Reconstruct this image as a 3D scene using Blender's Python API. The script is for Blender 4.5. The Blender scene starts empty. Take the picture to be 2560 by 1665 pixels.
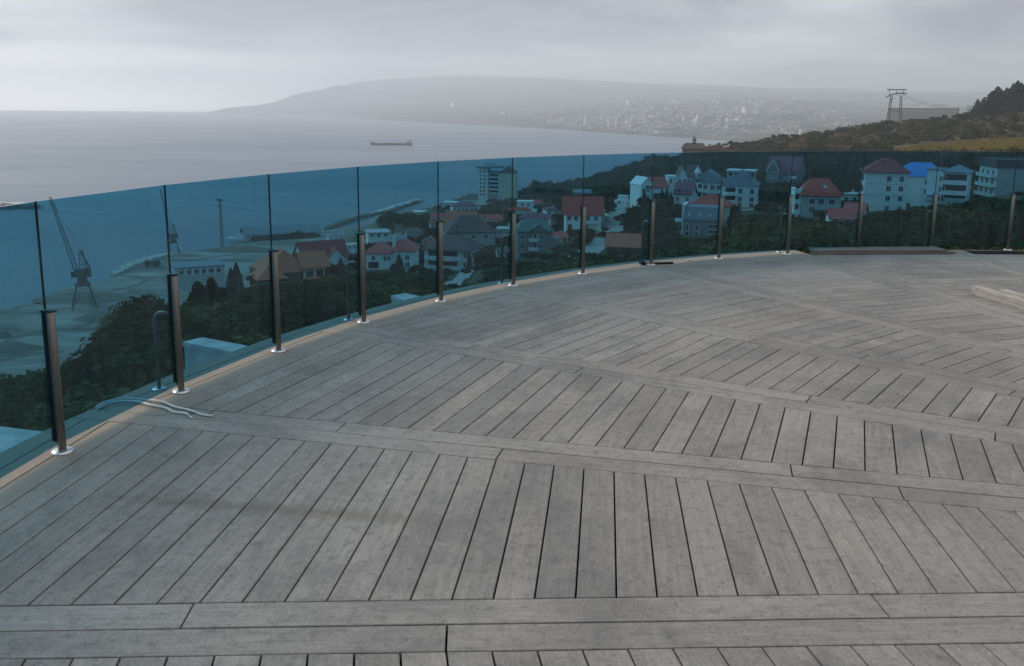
import bpy, math, random
import numpy as np
from mathutils import Vector, Matrix
random.seed(7)
RNG = np.random.default_rng(11)
SC = bpy.context.scene
COL = SC.collection

# ------------------------------------------------------------------ camera
F_PX, PITCH, ROLL, CY_PX, EYE = 2250.1, 0.18870, 0.01083, 705.0, 1.6   # measured in photo pixels (2560 wide)
cam = bpy.data.cameras.new('camera')
cam.sensor_width = 36.0
cam.lens = F_PX / 2560 * 36.0
cam.shift_y = -(832.5 - CY_PX) / 2560
cam.clip_start, cam.clip_end = 0.05, 300000
cam_o = bpy.data.objects.new('camera', cam)
COL.objects.link(cam_o)
cam_o.matrix_world = (Matrix.Translation((0, 0, EYE)) @ Matrix.Rotation(math.pi / 2 - PITCH, 4, 'X')
                      @ Matrix.Rotation(ROLL, 4, 'Z'))
SC.camera = cam_o

# ------------------------------------------------------------------ sky, sun, exposure
SUN_EL, SUN_AZ = math.radians(40), math.radians(-62)      # azimuth from +Y, positive to the right
world = bpy.data.worlds.new('World')
SC.world = world
world.use_nodes = True
wt = world.node_tree
wt.nodes.clear()
def wn(t, **k):
    n = wt.nodes.new(t)
    for a, b in k.items(): setattr(n, a, b)
    return n
w_out = wn('ShaderNodeOutputWorld')
w_bg = wn('ShaderNodeBackground')
w_bg.inputs['Strength'].default_value = 0.15
sky = wn('ShaderNodeTexSky', sky_type='NISHITA')
sky.sun_disc = False
sky.sun_elevation = SUN_EL
sky.sun_rotation = SUN_AZ
sky.altitude = 100
sky.dust_density = 4.0
tc = wn('ShaderNodeTexCoord')
sep = wn('ShaderNodeSeparateXYZ')
wt.links.new(tc.outputs['Generated'], sep.inputs[0])
def wmath(op, a, b=None, clamp=False):
    n = wn('ShaderNodeMath', operation=op, use_clamp=clamp)
    for i, v in enumerate((a, b)):
        if v is None: continue
        if isinstance(v, (int, float)): n.inputs[i].default_value = v
        else: wt.links.new(v, n.inputs[i])
    return n.outputs[0]
# project the direction on a flat cloud deck so that the clouds foreshorten towards the horizon
zc = wmath('ADD', wmath('MAXIMUM', sep.outputs['Z'], 0.0), 0.16)
cmb = wn('ShaderNodeCombineXYZ')
wt.links.new(wmath('DIVIDE', sep.outputs['X'], zc), cmb.inputs[0])
wt.links.new(wmath('DIVIDE', sep.outputs['Y'], zc), cmb.inputs[1])
nz1 = wn('ShaderNodeTexNoise'); nz1.inputs['Scale'].default_value = 0.85; nz1.inputs['Detail'].default_value = 5.0
nz1.inputs['Roughness'].default_value = 0.5; nz1.inputs['Distortion'].default_value = 0.5
mp = wn('ShaderNodeMapping'); mp.inputs['Location'].default_value = (3.3, 0.6, 0.0); mp.inputs['Scale'].default_value = (0.8, 1.0, 1.0)
wt.links.new(cmb.outputs[0], mp.inputs[0]); wt.links.new(mp.outputs[0], nz1.inputs['Vector'])
cr = wn('ShaderNodeValToRGB')
CLOUD_DARK, CLOUD_LIGHT = (1.55, 1.66, 2.02, 1), (4.6, 4.7, 4.95, 1)
cr.color_ramp.elements[0].position = 0.37; cr.color_ramp.elements[0].color = CLOUD_DARK
cr.color_ramp.elements[1].position = 0.62; cr.color_ramp.elements[1].color = CLOUD_LIGHT
wt.links.new(nz1.outputs['Fac'], cr.inputs[0])
# a brighter, warmer strip of sky low over the horizon
hz_f = wmath('SUBTRACT', 1.0, wmath('MULTIPLY', wmath('ABSOLUTE', wmath('SUBTRACT', sep.outputs['Z'], 0.004)), 17.0), True)
hmix = wn('ShaderNodeMix', data_type='RGBA')
left_f = wmath('ADD', 0.10, wmath('MULTIPLY', wmath('SUBTRACT', -0.16, sep.outputs['X']), 2.6, True), True)   # the cloud opens towards the open sea
wt.links.new(wmath('MULTIPLY', hz_f, left_f), hmix.inputs['Factor']); wt.links.new(cr.outputs[0], hmix.inputs['A']); hmix.inputs['B'].default_value = (27.0, 25.5, 24.0, 1)
mixs = wn('ShaderNodeMix', data_type='RGBA')
mixs.inputs['Factor'].default_value = 0.93                    # overcast: a thin rest of the blue sky shows through
wt.links.new(sky.outputs[0], mixs.inputs['A'])
wt.links.new(hmix.outputs['Result'], mixs.inputs['B'])
wt.links.new(mixs.outputs['Result'], w_bg.inputs['Color'])
wt.links.new(w_bg.outputs[0], w_out.inputs['Surface'])

sun = bpy.data.lights.new('sun', 'SUN')
sun.energy = 1.5; sun.angle = math.radians(40); sun.color = (1.0, 0.98, 0.95)
sun_o = bpy.data.objects.new('sun', sun); COL.objects.link(sun_o)
sdir = Vector((math.sin(SUN_AZ) * math.cos(SUN_EL), math.cos(SUN_AZ) * math.cos(SUN_EL), math.sin(SUN_EL)))
sun_o.rotation_euler = sdir.to_track_quat('Z', 'Y').to_euler()
sun_o.location = (0, 0, 60)

vs = SC.view_settings
vs.view_transform = 'Standard'; vs.look = 'None'; vs.gamma = 1.0; vs.exposure = 0.35
vs.use_curve_mapping = False
SC.render.engine = 'CYCLES'
SC.cycles.use_denoising = True
SC.cycles.max_bounces = 6; SC.cycles.volume_bounces = 2
SC.cycles.transparent_max_bounces = 24
SC.cycles.use_fast_gi = False

# ------------------------------------------------------------------ helpers
DSP = 2560 / 2380.0       # pixel readings below were taken on a 2380 pixel wide view of the photo
def ray(x, y):
    X = x * DSP - 1280; Y = y * DSP - CY_PX
    c, s = math.cos(ROLL), math.sin(ROLL)
    u = c * X + s * Y; v = -s * X + c * Y
    fw = F_PX * math.cos(PITCH) - v * math.sin(PITCH)
    up = -F_PX * math.sin(PITCH) - v * math.cos(PITCH)
    return u, fw, up
def at(x, y, d):
    u, fw, up = ray(x, y); h = math.hypot(u, fw)
    return Vector((u / h * d, fw / h * d, EYE + up / h * d))
def on_z(x, y, z=0.0):
    u, fw, up = ray(x, y); k = (EYE - z) / (-up)
    return Vector((u * k, fw * k, z))
def project(p):
    x, y, z = p[0], p[1], p[2] - EYE
    fw = y * math.cos(PITCH) - z * math.sin(PITCH); up = y * math.sin(PITCH) + z * math.cos(PITCH)
    u = F_PX * x / fw; v = -F_PX * up / fw
    c, s = math.cos(ROLL), math.sin(ROLL)
    return ((1280 + c * u - s * v) / DSP, (CY_PX + s * u + c * v) / DSP)
def metres(x, y, d):                       # size of one reading pixel at a distance
    p = at(x, y, d)
    return (p.y * math.cos(PITCH) - (p.z - EYE) * math.sin(PITCH)) * DSP / F_PX

class MB:
    def __init__(self): self.v = []; self.f = []; self.m = []
    def add(self, vs_, fs_, mi=0):
        b = len(self.v); self.v += [tuple(p) for p in vs_]
        self.f += [tuple(b + i for i in q) for q in fs_]; self.m += [mi] * len(fs_)
        return self
    def box(self, c, s, rz=0.0, mi=0):
        hx, hy, hz = s[0] / 2, s[1] / 2, s[2] / 2; co, si = math.cos(rz), math.sin(rz)
        vs_ = []
        for dz in (-hz, hz):
            for dx, dy in ((-hx, -hy), (hx, -hy), (hx, hy), (-hx, hy)):
                vs_.append((c[0] + dx * co - dy * si, c[1] + dx * si + dy * co, c[2] + dz))
        return self.add(vs_, [(3, 2, 1, 0), (4, 5, 6, 7), (0, 1, 5, 4), (1, 2, 6, 5), (2, 3, 7, 6), (3, 0, 4, 7)], mi)
    def bb(self, x0, x1, y0, y1, z0, z1, mi=0):
        return self.box(((x0 + x1) / 2, (y0 + y1) / 2, (z0 + z1) / 2), (x1 - x0, y1 - y0, z1 - z0), 0, mi)
    def prism(self, poly, z0, z1, mi=0):
        n = len(poly)
        vs_ = [(p[0], p[1], z0) for p in poly] + [(p[0], p[1], z1) for p in poly]
        fs_ = [tuple(range(n - 1, -1, -1)), tuple(range(n, 2 * n))]
        fs_ += [(i, (i + 1) % n, n + (i + 1) % n, n + i) for i in range(n)]
        return self.add(vs_, fs_, mi)
    def cone(self, c, r0, r1, h, n=12, mi=0):
        vs_ = []
        for r, z in ((r0, 0), (r1, h)):
            for i in range(n):
                a = 2 * math.pi * i / n; vs_.append((c[0] + r * math.cos(a), c[1] + r * math.sin(a), c[2] + z))
        fs_ = [tuple(range(n - 1, -1, -1)), tuple(range(n, 2 * n))] + [(i, (i + 1) % n, n + (i + 1) % n, n + i) for i in range(n)]
        return self.add(vs_, fs_, mi)
    def lathe(self, c, prof, n=20, mi=0):
        vs_ = []; fs_ = []
        for r, z in prof:
            for i in range(n):
                a = 2 * math.pi * i / n; vs_.append((c[0] + r * math.cos(a), c[1] + r * math.sin(a), c[2] + z))
        for k in range(len(prof) - 1):
            for i in range(n):
                j = (i + 1) % n; fs_.append((k * n + i, k * n + j, (k + 1) * n + j, (k + 1) * n + i))
        fs_.append(tuple(range(n - 1, -1, -1))); fs_.append(tuple(range((len(prof) - 1) * n, len(prof) * n)))
        return self.add(vs_, fs_, mi)
    def tube(self, pts, r, n=6, mi=0):
        pts = [Vector(p) for p in pts]; m = len(pts); vs_ = []; fs_ = []
        rr = r if isinstance(r, (list, tuple)) else [r] * m
        up = Vector((0, 0, 1)); prev = None
        for i, p in enumerate(pts):
            t = (pts[min(i + 1, m - 1)] - pts[max(i - 1, 0)]).normalized()
            if prev is None:
                a = t.cross(up)
                if a.length < 1e-3: a = t.cross(Vector((1, 0, 0)))
            else: a = prev - t * prev.dot(t)
            a.normalize(); prev = a; b = t.cross(a)
            for k in range(n):
                an = 2 * math.pi * k / n; vs_.append(p + (a * math.cos(an) + b * math.sin(an)) * rr[i])
        for i in range(m - 1):
            for k in range(n):
                j = (k + 1) % n; fs_.append((i * n + k, i * n + j, (i + 1) * n + j, (i + 1) * n + k))
        fs_.append(tuple(range(n - 1, -1, -1))); fs_.append(tuple(range((m - 1) * n, m * n)))
        return self.add(vs_, fs_, mi)
    def bar(self, a, b, w, mi=0): return self.tube([a, b], w * 0.7071, 4, mi)
    def hip(self, x0, x1, y0, y1, z, h, ov=0.5, k=None, mi=0, th=0.18):
        x0 -= ov; x1 += ov; y0 -= ov; y1 += ov
        w, d = x1 - x0, y1 - y0; cx, cy = (x0 + x1) / 2, (y0 + y1) / 2
        if w >= d:
            r = (w - d) / 2 if k is None else w / 2 * k
            a, b = (cx - r, cy), (cx + r, cy)
        else:
            r = (d - w) / 2 if k is None else d / 2 * k
            a, b = (cx, cy - r), (cx, cy + r)
        vs_ = [(x0, y0, z), (x1, y0, z), (x1, y1, z), (x0, y1, z), (x0, y0, z + th), (x1, y0, z + th), (x1, y1, z + th), (x0, y1, z + th),
               (a[0], a[1], z + h), (b[0], b[1], z + h)]
        fs_ = [(3, 2, 1, 0), (0, 1, 5, 4), (1, 2, 6, 5), (2, 3, 7, 6), (3, 0, 4, 7)]
        fs_ += [(4, 5, 9, 8), (5, 6, 9), (6, 7, 8, 9), (7, 4, 8)] if w >= d else [(4, 5, 8), (5, 6, 9, 8), (6, 7, 9), (7, 4, 8, 9)]
        return self.add(vs_, fs_, mi)
    def gable(self, x0, x1, y0, y1, z, h, axis='x', ov=0.5, th=0.25, mi=0):
        # two sloping slabs with real thickness; the ridge runs along the axis
        if axis == 'x':
            cy = (y0 + y1) / 2; hw = (y1 - y0) / 2; s = h / hw
            sec = [(-hw - ov, -ov * s), (0, h), (hw + ov, -ov * s), (hw + ov, -ov * s + th), (0, h + th), (-hw - ov, -ov * s + th)]
            A = [(x0 - ov, cy + p, z + q) for p, q in sec]; B = [(x1 + ov, cy + p, z + q) for p, q in sec]
        else:
            cx = (x0 + x1) / 2; hw = (x1 - x0) / 2; s = h / hw
            sec = [(-hw - ov, -ov * s), (0, h), (hw + ov, -ov * s), (hw + ov, -ov * s + th), (0, h + th), (-hw - ov, -ov * s + th)]
            A = [(cx + p, y1 + ov, z + q) for p, q in sec]; B = [(cx + p, y0 - ov, z + q) for p, q in sec]
        fs_ = [(0, 1, 4, 5), (1, 2, 3, 4), (6 + 5, 6 + 4, 6 + 1, 6 + 0), (6 + 4, 6 + 3, 6 + 2, 6 + 1)]
        fs_ += [(i, 6 + i, 6 + (i + 1) % 6, (i + 1) % 6) for i in range(6)]
        return self.add(A + B, fs_, mi)
    def build(self, name, mats, parent=None, smooth=False, loc=None, rz=0.0):
        me = bpy.data.meshes.new(name); me.from_pydata(self.v, [], self.f)
        if not isinstance(mats, (list, tuple)): mats = [mats]
        for m in mats: me.materials.append(m)
        if len(mats) > 1: me.polygons.foreach_set('material_index', self.m)
        if smooth: me.polygons.foreach_set('use_smooth', [True] * len(self.f))
        me.update()
        return link(name, me, parent, loc, rz)
def link(name, me, parent=None, loc=None, rz=0.0):
    o = bpy.data.objects.new(name, me); COL.objects.link(o)
    if parent is not None: o.parent = parent
    if loc is not None: o.location = loc
    if rz: o.rotation_euler = (0, 0, rz)
    return o
def thing(name, label, cat, loc=(0, 0, 0), rz=0.0, group=None):
    o = bpy.data.objects.new(name, None); COL.objects.link(o); o.empty_display_size = 0.3
    o.location = loc; o.rotation_euler = (0, 0, rz)
    return tag(o, label, cat, group)
def tag(o, label, cat, group=None, kind=None):
    o['label'] = label
    if cat: o['category'] = cat
    if group: o['group'] = group
    if kind: o['kind'] = kind
    return o
def structure(o): o['kind'] = 'structure'; return o
def copy_tree(o, parent=None):
    c = o.copy(); COL.objects.link(c); c.parent = parent
    for ch in [k for k in bpy.data.objects if k.parent == o]: copy_tree(ch, c)
    return c

# ------------------------------------------------------------------ materials
MATS = {}
def mat(name, col, rough=0.8, var=0.12, scale=2.0, bump=0.0, metal=0.0, spec=0.3, col2=None, objrand=0.0, stretch=None, detail=4):
    if name in MATS: return MATS[name]
    m = bpy.data.materials.new(name); m.use_nodes = True; nt = m.node_tree; N = nt.nodes; L = nt.links
    b = N['Principled BSDF']; b.inputs['Roughness'].default_value = rough; b.inputs['Metallic'].default_value = metal
    b.inputs['Specular IOR Level'].default_value = spec
    t = N.new('ShaderNodeTexCoord'); nz = N.new('ShaderNodeTexNoise'); nz.inputs['Scale'].default_value = scale; nz.inputs['Detail'].default_value = detail
    src = t.outputs['Object']
    if stretch:
        mp_ = N.new('ShaderNodeMapping'); mp_.inputs['Scale'].default_value = stretch; L.new(src, mp_.inputs[0]); src = mp_.outputs[0]
    L.new(src, nz.inputs['Vector'])
    r = N.new('ShaderNodeValToRGB')
    c2 = col2 or tuple(min(1, c * (1 + var)) for c in col); c1 = tuple(c * (1 - var) for c in col) if not col2 else col
    r.color_ramp.elements[0].position = 0.3; r.color_ramp.elements[1].position = 0.7
    r.color_ramp.elements[0].color = (*c1, 1); r.color_ramp.elements[1].color = (*c2, 1)
    L.new(nz.outputs['Fac'], r.inputs[0]); out = r.outputs[0]
    if objrand:
        oi = N.new('ShaderNodeObjectInfo'); mr = N.new('ShaderNodeMapRange')
        mr.inputs['To Min'].default_value = 1 - objrand; mr.inputs['To Max'].default_value = 1 + objrand
        L.new(oi.outputs['Random'], mr.inputs['Value'])
        mx = N.new('ShaderNodeMix'); mx.data_type = 'RGBA'; mx.blend_type = 'MULTIPLY'; mx.inputs['Factor'].default_value = 1
        L.new(out, mx.inputs['A']); L.new(mr.outputs[0], mx.inputs['B']); out = mx.outputs['Result']
    L.new(out, b.inputs['Base Color'])
    if bump:
        bp = N.new('ShaderNodeBump'); bp.inputs['Strength'].default_value = bump; bp.inputs['Distance'].default_value = 0.05
        L.new(nz.outputs['Fac'], bp.inputs['Height']); L.new(bp.outputs[0], b.inputs['Normal'])
    MATS[name] = m
    return m
def leaf_mat(name, c1, c2, objrand=0.25, attr=False, scale=0.35):
    """foliage: two leaf colours mixed by a noise in space, each tree a little different, a bit of light passing through"""
    m = bpy.data.materials.new(name); m.use_nodes = True; nt = m.node_tree; N = nt.nodes; L = nt.links; N.clear()
    o = N.new('ShaderNodeOutputMaterial'); g = N.new('ShaderNodeNewGeometry'); nz = N.new('ShaderNodeTexNoise')
    nz.inputs['Scale'].default_value = scale; nz.inputs['Detail'].default_value = 5; L.new(g.outputs['Position'], nz.inputs['Vector'])
    r = N.new('ShaderNodeValToRGB'); r.color_ramp.elements[0].position = 0.35; r.color_ramp.elements[1].position = 0.68
    r.color_ramp.elements[0].color = (*c1, 1); r.color_ramp.elements[1].color = (*c2, 1); L.new(nz.outputs['Fac'], r.inputs[0])
    out = r.outputs[0]
    if attr:
        va = N.new('ShaderNodeAttribute'); va.attribute_name = 'tint'
        mx = N.new('ShaderNodeMix'); mx.data_type = 'RGBA'; mx.blend_type = 'MULTIPLY'; mx.inputs['Factor'].default_value = 1
        L.new(out, mx.inputs['A']); L.new(va.outputs['Color'], mx.inputs['B']); out = mx.outputs['Result']
    if objrand:
        oi = N.new('ShaderNodeObjectInfo'); mr = N.new('ShaderNodeMapRange')
        mr.inputs['To Min'].default_value = 1 - objrand; mr.inputs['To Max'].default_value = 1 + objrand; L.new(oi.outputs['Random'], mr.inputs['Value'])
        mx = N.new('ShaderNodeMix'); mx.data_type = 'RGBA'; mx.blend_type = 'MULTIPLY'; mx.inputs['Factor'].default_value = 1
        L.new(out, mx.inputs['A']); L.new(mr.outputs[0], mx.inputs['B']); out = mx.outputs['Result']
    d = N.new('ShaderNodeBsdfDiffuse'); t = N.new('ShaderNodeBsdfTranslucent'); L.new(out, d.inputs[0]); L.new(out, t.inputs[0])
    ms = N.new('ShaderNodeMixShader'); ms.inputs[0].default_value = 0.25; L.new(d.outputs[0], ms.inputs[1]); L.new(t.outputs[0], ms.inputs[2])
    L.new(ms.outputs[0], o.inputs['Surface']); MATS[name] = m
    return m

# ================================================================== STRUCTURE
SEA_Z = -98.4
R_EARTH = 1e12
SEA_R = 19000.0                                    # seen from 100 m up, its rim lies where the horizon dips to
# ---- sea
def sea():
    m = bpy.data.materials.new('sea_water'); m.use_nodes = True; N = m.node_tree.nodes; L = m.node_tree.links; b = N['Principled BSDF']
    b.inputs['Specular IOR Level'].default_value = 0.4; b.inputs['Base Color'].default_value = (0.10, 0.145, 0.185, 1); b.inputs['Roughness'].default_value = 0.22; b.inputs['IOR'].default_value = 1.33
    g = N.new('ShaderNodeNewGeometry')
    n1 = N.new('ShaderNodeTexNoise'); n1.inputs['Scale'].default_value = 0.16; n1.inputs['Detail'].default_value = 6; n1.inputs['Roughness'].default_value = 0.62
    n2 = N.new('ShaderNodeTexNoise'); n2.inputs['Scale'].default_value = 0.0035; n2.inputs['Detail'].default_value = 4
    mp_ = N.new('ShaderNodeMapping'); mp_.inputs['Scale'].default_value = (0.45, 1.6, 1)
    L.new(g.outputs['Position'], mp_.inputs[0]); L.new(mp_.outputs[0], n1.inputs['Vector']); L.new(mp_.outputs[0], n2.inputs['Vector'])
    bp = N.new('ShaderNodeBump'); bp.inputs['Strength'].default_value = 0.8; bp.inputs['Distance'].default_value = 2.0
    L.new(n1.outputs['Fac'], bp.inputs['Height']); L.new(bp.outputs[0], b.inputs['Normal'])
    mr = N.new('ShaderNodeMapRange'); mr.inputs['From Min'].default_value = 0.35; mr.inputs['From Max'].default_value = 0.65
    mr.inputs['To Min'].default_value = 0.30; mr.inputs['To Max'].default_value = 0.42
    L.new(n2.outputs['Fac'], mr.inputs['Value']); L.new(mr.outputs[0], b.inputs['Roughness'])
    rad = [0.0, 120, 300, 600] + [600 * 1.22 ** i for i in range(1, 22)] + [SEA_R]
    rad = [r for r in rad if r <= SEA_R]
    n = 180; vs_ = [(0, 0, SEA_Z)]; fs_ = []
    for r in rad[1:]:
        for i in range(n):
            a = 2 * math.pi * i / n; vs_.append((r * math.sin(a), r * math.cos(a), SEA_Z - r * r / 2 / R_EARTH))
    for i in range(n): fs_.append((0, 1 + (i + 1) % n, 1 + i))
    for k in range(len(rad) - 2):
        for i in range(n):
            j = (i + 1) % n; fs_.append((1 + k * n + i, 1 + k * n + j, 1 + (k + 1) * n + j, 1 + (k + 1) * n + i))
    mb = MB(); mb.add(vs_, fs_); structure(mb.build('sea', m))
sea()

# ---- smooth value noise for the terrain
_P = RNG.random((64, 64))
def vnoise(x, y):
    x = np.asarray(x, float); y = np.asarray(y, float)
    xi = np.floor(x).astype(int); yi = np.floor(y).astype(int); fx = x - xi; fy = y - yi
    fx = fx * fx * (3 - 2 * fx); fy = fy * fy * (3 - 2 * fy)
    g = lambda a, b: _P[a % 64, b % 64]
    return (g(xi, yi) * (1 - fx) + g(xi + 1, yi) * fx) * (1 - fy) + (g(xi, yi + 1) * (1 - fx) + g(xi + 1, yi + 1) * fx) * fy
def fnoise(x, y, o=4):
    s = 0; a = 0.5
    for k in range(o): s = s + a * (vnoise(x * 2 ** k + 7 * k, y * 2 ** k + 3 * k) - 0.5); a *= 0.5
    return s * 2

# ---- near hillside: height by bearing and distance. y = where that ground shows in the photo, Z = height
FLAT = SEA_Z + 3.0
Z = lambda v: ('z', v)
PROF = {
 -600: [(14, Z(-14)), (60, Z(-24)), (150, Z(-55)), (300, Z(-92)), (330, Z(FLAT)), (470, Z(FLAT)), (500, Z(-103))],
 0:    [(14, Z(-14)), (60, Z(-22)), (150, Z(-50)), (280, Z(-86)), (330, Z(FLAT)), (490, Z(FLAT)), (512, Z(-99.4)), (560, Z(-108))],
 150:  [(14, Z(-14)), (60, Z(-21)), (150, Z(-45)), (290, Z(-84)), (350, Z(FLAT)), (540, Z(FLAT)), (560, Z(-99.4)), (600, Z(-108))],
 300:  [(14, Z(-13)), (60, Z(-20)), (150, Z(-38)), (250, Z(-64)), (370, Z(-93)), (400, Z(FLAT)), (625, Z(FLAT)), (645, Z(-99.4)), (690, Z(-108))],
 450:  [(14, Z(-13)), (60, Z(-19)), (150, Z(-35)), (250, Z(-56)), (380, Z(-90)), (430, Z(FLAT)), (645, Z(FLAT)), (665, Z(-99.4)), (710, Z(-108))],
 600:  [(14, Z(-13)), (60, Z(-19)), (120, Z(-28)), (235, 650), (300, Z(-60)), (400, Z(-84)), (480, Z(FLAT)), (690, Z(FLAT)), (712, Z(-99.4)), (760, Z(-108))],
 760:  [(14, Z(-12.5)), (60, Z(-18.5)), (130, Z(-28)), (300, 625), (400, Z(-72)), (520, Z(-90)), (600, Z(FLAT)), (745, Z(FLAT)), (768, Z(-99.4)), (820, Z(-108))],
 900:  [(14, Z(-12.5)), (60, Z(-18)), (150, Z(-31)), (270, 627), (400, Z(-60)), (550, Z(-78)), (700, Z(-90)), (860, Z(FLAT)), (882, Z(-99.4)), (930, Z(-108))],
 1030: [(14, Z(-12)), (60, Z(-18)), (150, Z(-31)), (285, 648), (340, 585), (500, Z(-66)), (760, Z(-85)), (960, Z(FLAT)), (985, Z(-99.4)), (1040, Z(-108))],
 1200: [(14, Z(-12)), (60, Z(-17.5)), (150, Z(-29)), (283, 607), (340, 576), (520, 503), (760, 478), (1000, Z(-86)), (1080, Z(-95)), (1110, Z(-99.4)), (1160, Z(-108))],
 1350: [(14, Z(-12)), (60, Z(-17)), (150, Z(-26)), (220, 607), (310, 548), (450, 472), (700, 442), (1000, 428), (1100, Z(-90)), (1150, Z(-99.4)), (1220, Z(-108))],
 1500: [(14, Z(-11.5)), (60, Z(-16)), (150, Z(-24)), (220, 602), (300, 532), (340, 474), (480, 430), (700, 392), (800, 380), (950, Z(-62)), (1150, Z(-99.4)), (1250, Z(-110))],
 1650: [(14, Z(-11.5)), (60, Z(-15)), (150, Z(-22)), (265, 556), (330, 484), (450, 432), (650, 380), (850, 347), (1000, Z(-50)), (1250, Z(-99.4)), (1350, Z(-110))],
 1800: [(14, Z(-11)), (60, Z(-14)), (150, Z(-19.5)), (270, 507), (330, 484), (420, 432), (650, 366), (900, 329), (1100, Z(-40)), (1500, Z(-99.4)), (1600, Z(-110))],
 2000: [(14, Z(-11)), (60, Z(-13)), (160, Z(-19)), (270, 502), (330, 472), (450, 405), (600, 358), (900, 308), (1000, 300), (1500, 300), (2100, Z(-99.4)), (2300, Z(-112))],
 2150: [(14, Z(-11)), (60, Z(-12.5)), (170, Z(-18.5)), (270, 500), (330, 468), (450, 400), (600, 352), (900, 294), (1000, 288), (1500, 291), (2100, Z(-99.4)), (2300, Z(-112))],
 2380: [(14, Z(-10.5)), (60, Z(-12)), (120, 565), (300, 462), (480, 362), (600, 335), (850, 275), (950, 255), (1200, Z(10)), (1700, Z(-50)), (2300, Z(-99.4)), (2500, Z(-115))],
 2900: [(14, Z(-10)), (60, Z(-11)), (120, Z(-13)), (300, Z(-18)), (480, Z(-12)), (600, Z(-7)), (850, Z(9)), (950, Z(16)), (1200, Z(22)), (1900, Z(-50)), (2500, Z(-99.4)), (2700, Z(-115))],
}
def az_of(x):
    u, fw, up = ray(x, 480); return math.atan2(u, fw)
_D = np.array([14 * 1.033 ** i for i in range(166)])
_cx = sorted(PROF); _AZ = np.array([az_of(x) for x in _cx])
_T = np.zeros((len(_cx), len(_D)))
for i, x in enumerate(_cx):
    dd, zz = [], []
    for d, v in PROF[x]:
        dd.append(d); zz.append(v[1] if isinstance(v, tuple) else at(x, v, d).z)
    _T[i] = np.interp(_D, dd, zz)
_AG = np.linspace(_AZ[0], _AZ[-1], 261)
_G = np.array([[np.interp(a, _AZ, _T[:, j]) for j in range(len(_D))] for a in _AG])
for _ in range(2):
    _G[1:-1] = (_G[:-2] + 2 * _G[1:-1] + _G[2:]) / 4
_xx = _D[None, :] * np.sin(_AG)[:, None]; _yy = _D[None, :] * np.cos(_AG)[:, None]
_land = np.clip((_G - (FLAT + 2)) / 10, 0, 1)
_G = _G + _land * (fnoise(_xx / 26, _yy / 26) * 2.2 * np.clip(_D / 120, 0.2, 1)[None, :]) + (_G > FLAT - 1) * fnoise(_xx / 14 + 9, _yy / 14) * 0.5
def ground_z(x, y):
    d = math.hypot(x, y); a = math.atan2(x, y)
    i = (a - _AG[0]) / (_AG[1] - _AG[0]); j = math.log(max(d, 14) / 14) / math.log(1.033)
    i = min(max(i, 0), len(_AG) - 1.001); j = min(max(j, 0), len(_D) - 1.001)
    i0, j0 = int(i), int(j); fi, fj = i - i0, j - j0
    return float((_G[i0, j0] * (1 - fj) + _G[i0, j0 + 1] * fj) * (1 - fi) + (_G[i0 + 1, j0] * (1 - fj) + _G[i0 + 1, j0 + 1] * fj) * fi)

def hillside():
    m = bpy.data.materials.new('hillside_ground'); m.use_nodes = True; N = m.node_tree.nodes; L = m.node_tree.links; b = N['Principled BSDF']
    b.inputs['Roughness'].default_value = 0.95; b.inputs['Specular IOR Level'].default_value = 0.1
    g = N.new('ShaderNodeNewGeometry'); nz = N.new('ShaderNodeTexNoise'); nz.inputs['Scale'].default_value = 0.07; nz.inputs['Detail'].default_value = 8
    nz.inputs['Roughness'].default_value = 0.65; L.new(g.outputs['Position'], nz.inputs['Vector'])
    r = N.new('ShaderNodeValToRGB'); e = r.color_ramp.elements
    e[0].position = 0.33; e[0].color = (0.05, 0.065, 0.03, 1); e[1].position = 0.68; e[1].color = (0.16, 0.14, 0.08, 1)
    k = e.new(0.5); k.color = (0.06, 0.062, 0.03, 1); L.new(nz.outputs['Fac'], r.inputs[0])
    s = N.new('ShaderNodeValToRGB'); e = s.color_ramp.elements
    e[0].position = 0.32; e[0].color = (0.12, 0.115, 0.095, 1); e[1].position = 0.66; e[1].color = (0.34, 0.325, 0.285, 1)
    n3 = N.new('ShaderNodeTexNoise'); n3.inputs['Scale'].default_value = 0.03; n3.inputs['Detail'].default_value = 8; n3.inputs['Distortion'].default_value = 1.2
    mp_ = N.new('ShaderNodeMapping'); mp_.inputs['Rotation'].default_value = (0, 0, 0.5); mp_.inputs['Scale'].default_value = (0.6, 1.8, 1)
    L.new(g.outputs['Position'], mp_.inputs[0]); L.new(mp_.outputs[0], n3.inputs['Vector']); L.new(n3.outputs['Fac'], s.inputs[0])
    a = N.new('ShaderNodeAttribute'); a.attribute_name = 'sand'
    mx = N.new('ShaderNodeMix'); mx.data_type = 'RGBA'; L.new(a.outputs['Fac'], mx.inputs['Factor']); L.new(r.outputs[0], mx.inputs['A']); L.new(s.outputs[0], mx.inputs['B'])
    L.new(mx.outputs['Result'], b.inputs['Base Color'])
    na, nd = _G.shape
    vs_ = np.stack([_xx, _yy, _G], -1).reshape(-1, 3)
    fs_ = [(i * nd + j, i * nd + j + 1, (i + 1) * nd + j + 1, (i + 1) * nd + j) for i in range(na - 1) for j in range(nd - 1) if _G[i:i + 2, j:j + 2].max() > -107]
    me = bpy.data.meshes.new('hillside'); me.from_pydata(vs_.tolist(), [], fs_); me.materials.append(m)
    at_ = me.attributes.new('sand', 'FLOAT', 'POINT')
    sandv = np.clip((FLAT + 3.5 - _G) / 2.5, 0, 1)
    at_.data.foreach_set('value', sandv.reshape(-1).astype(np.float32))
    me.polygons.foreach_set('use_smooth', [True] * len(fs_)); me.update()
    structure(link('hillside', me))
hillside()

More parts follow.
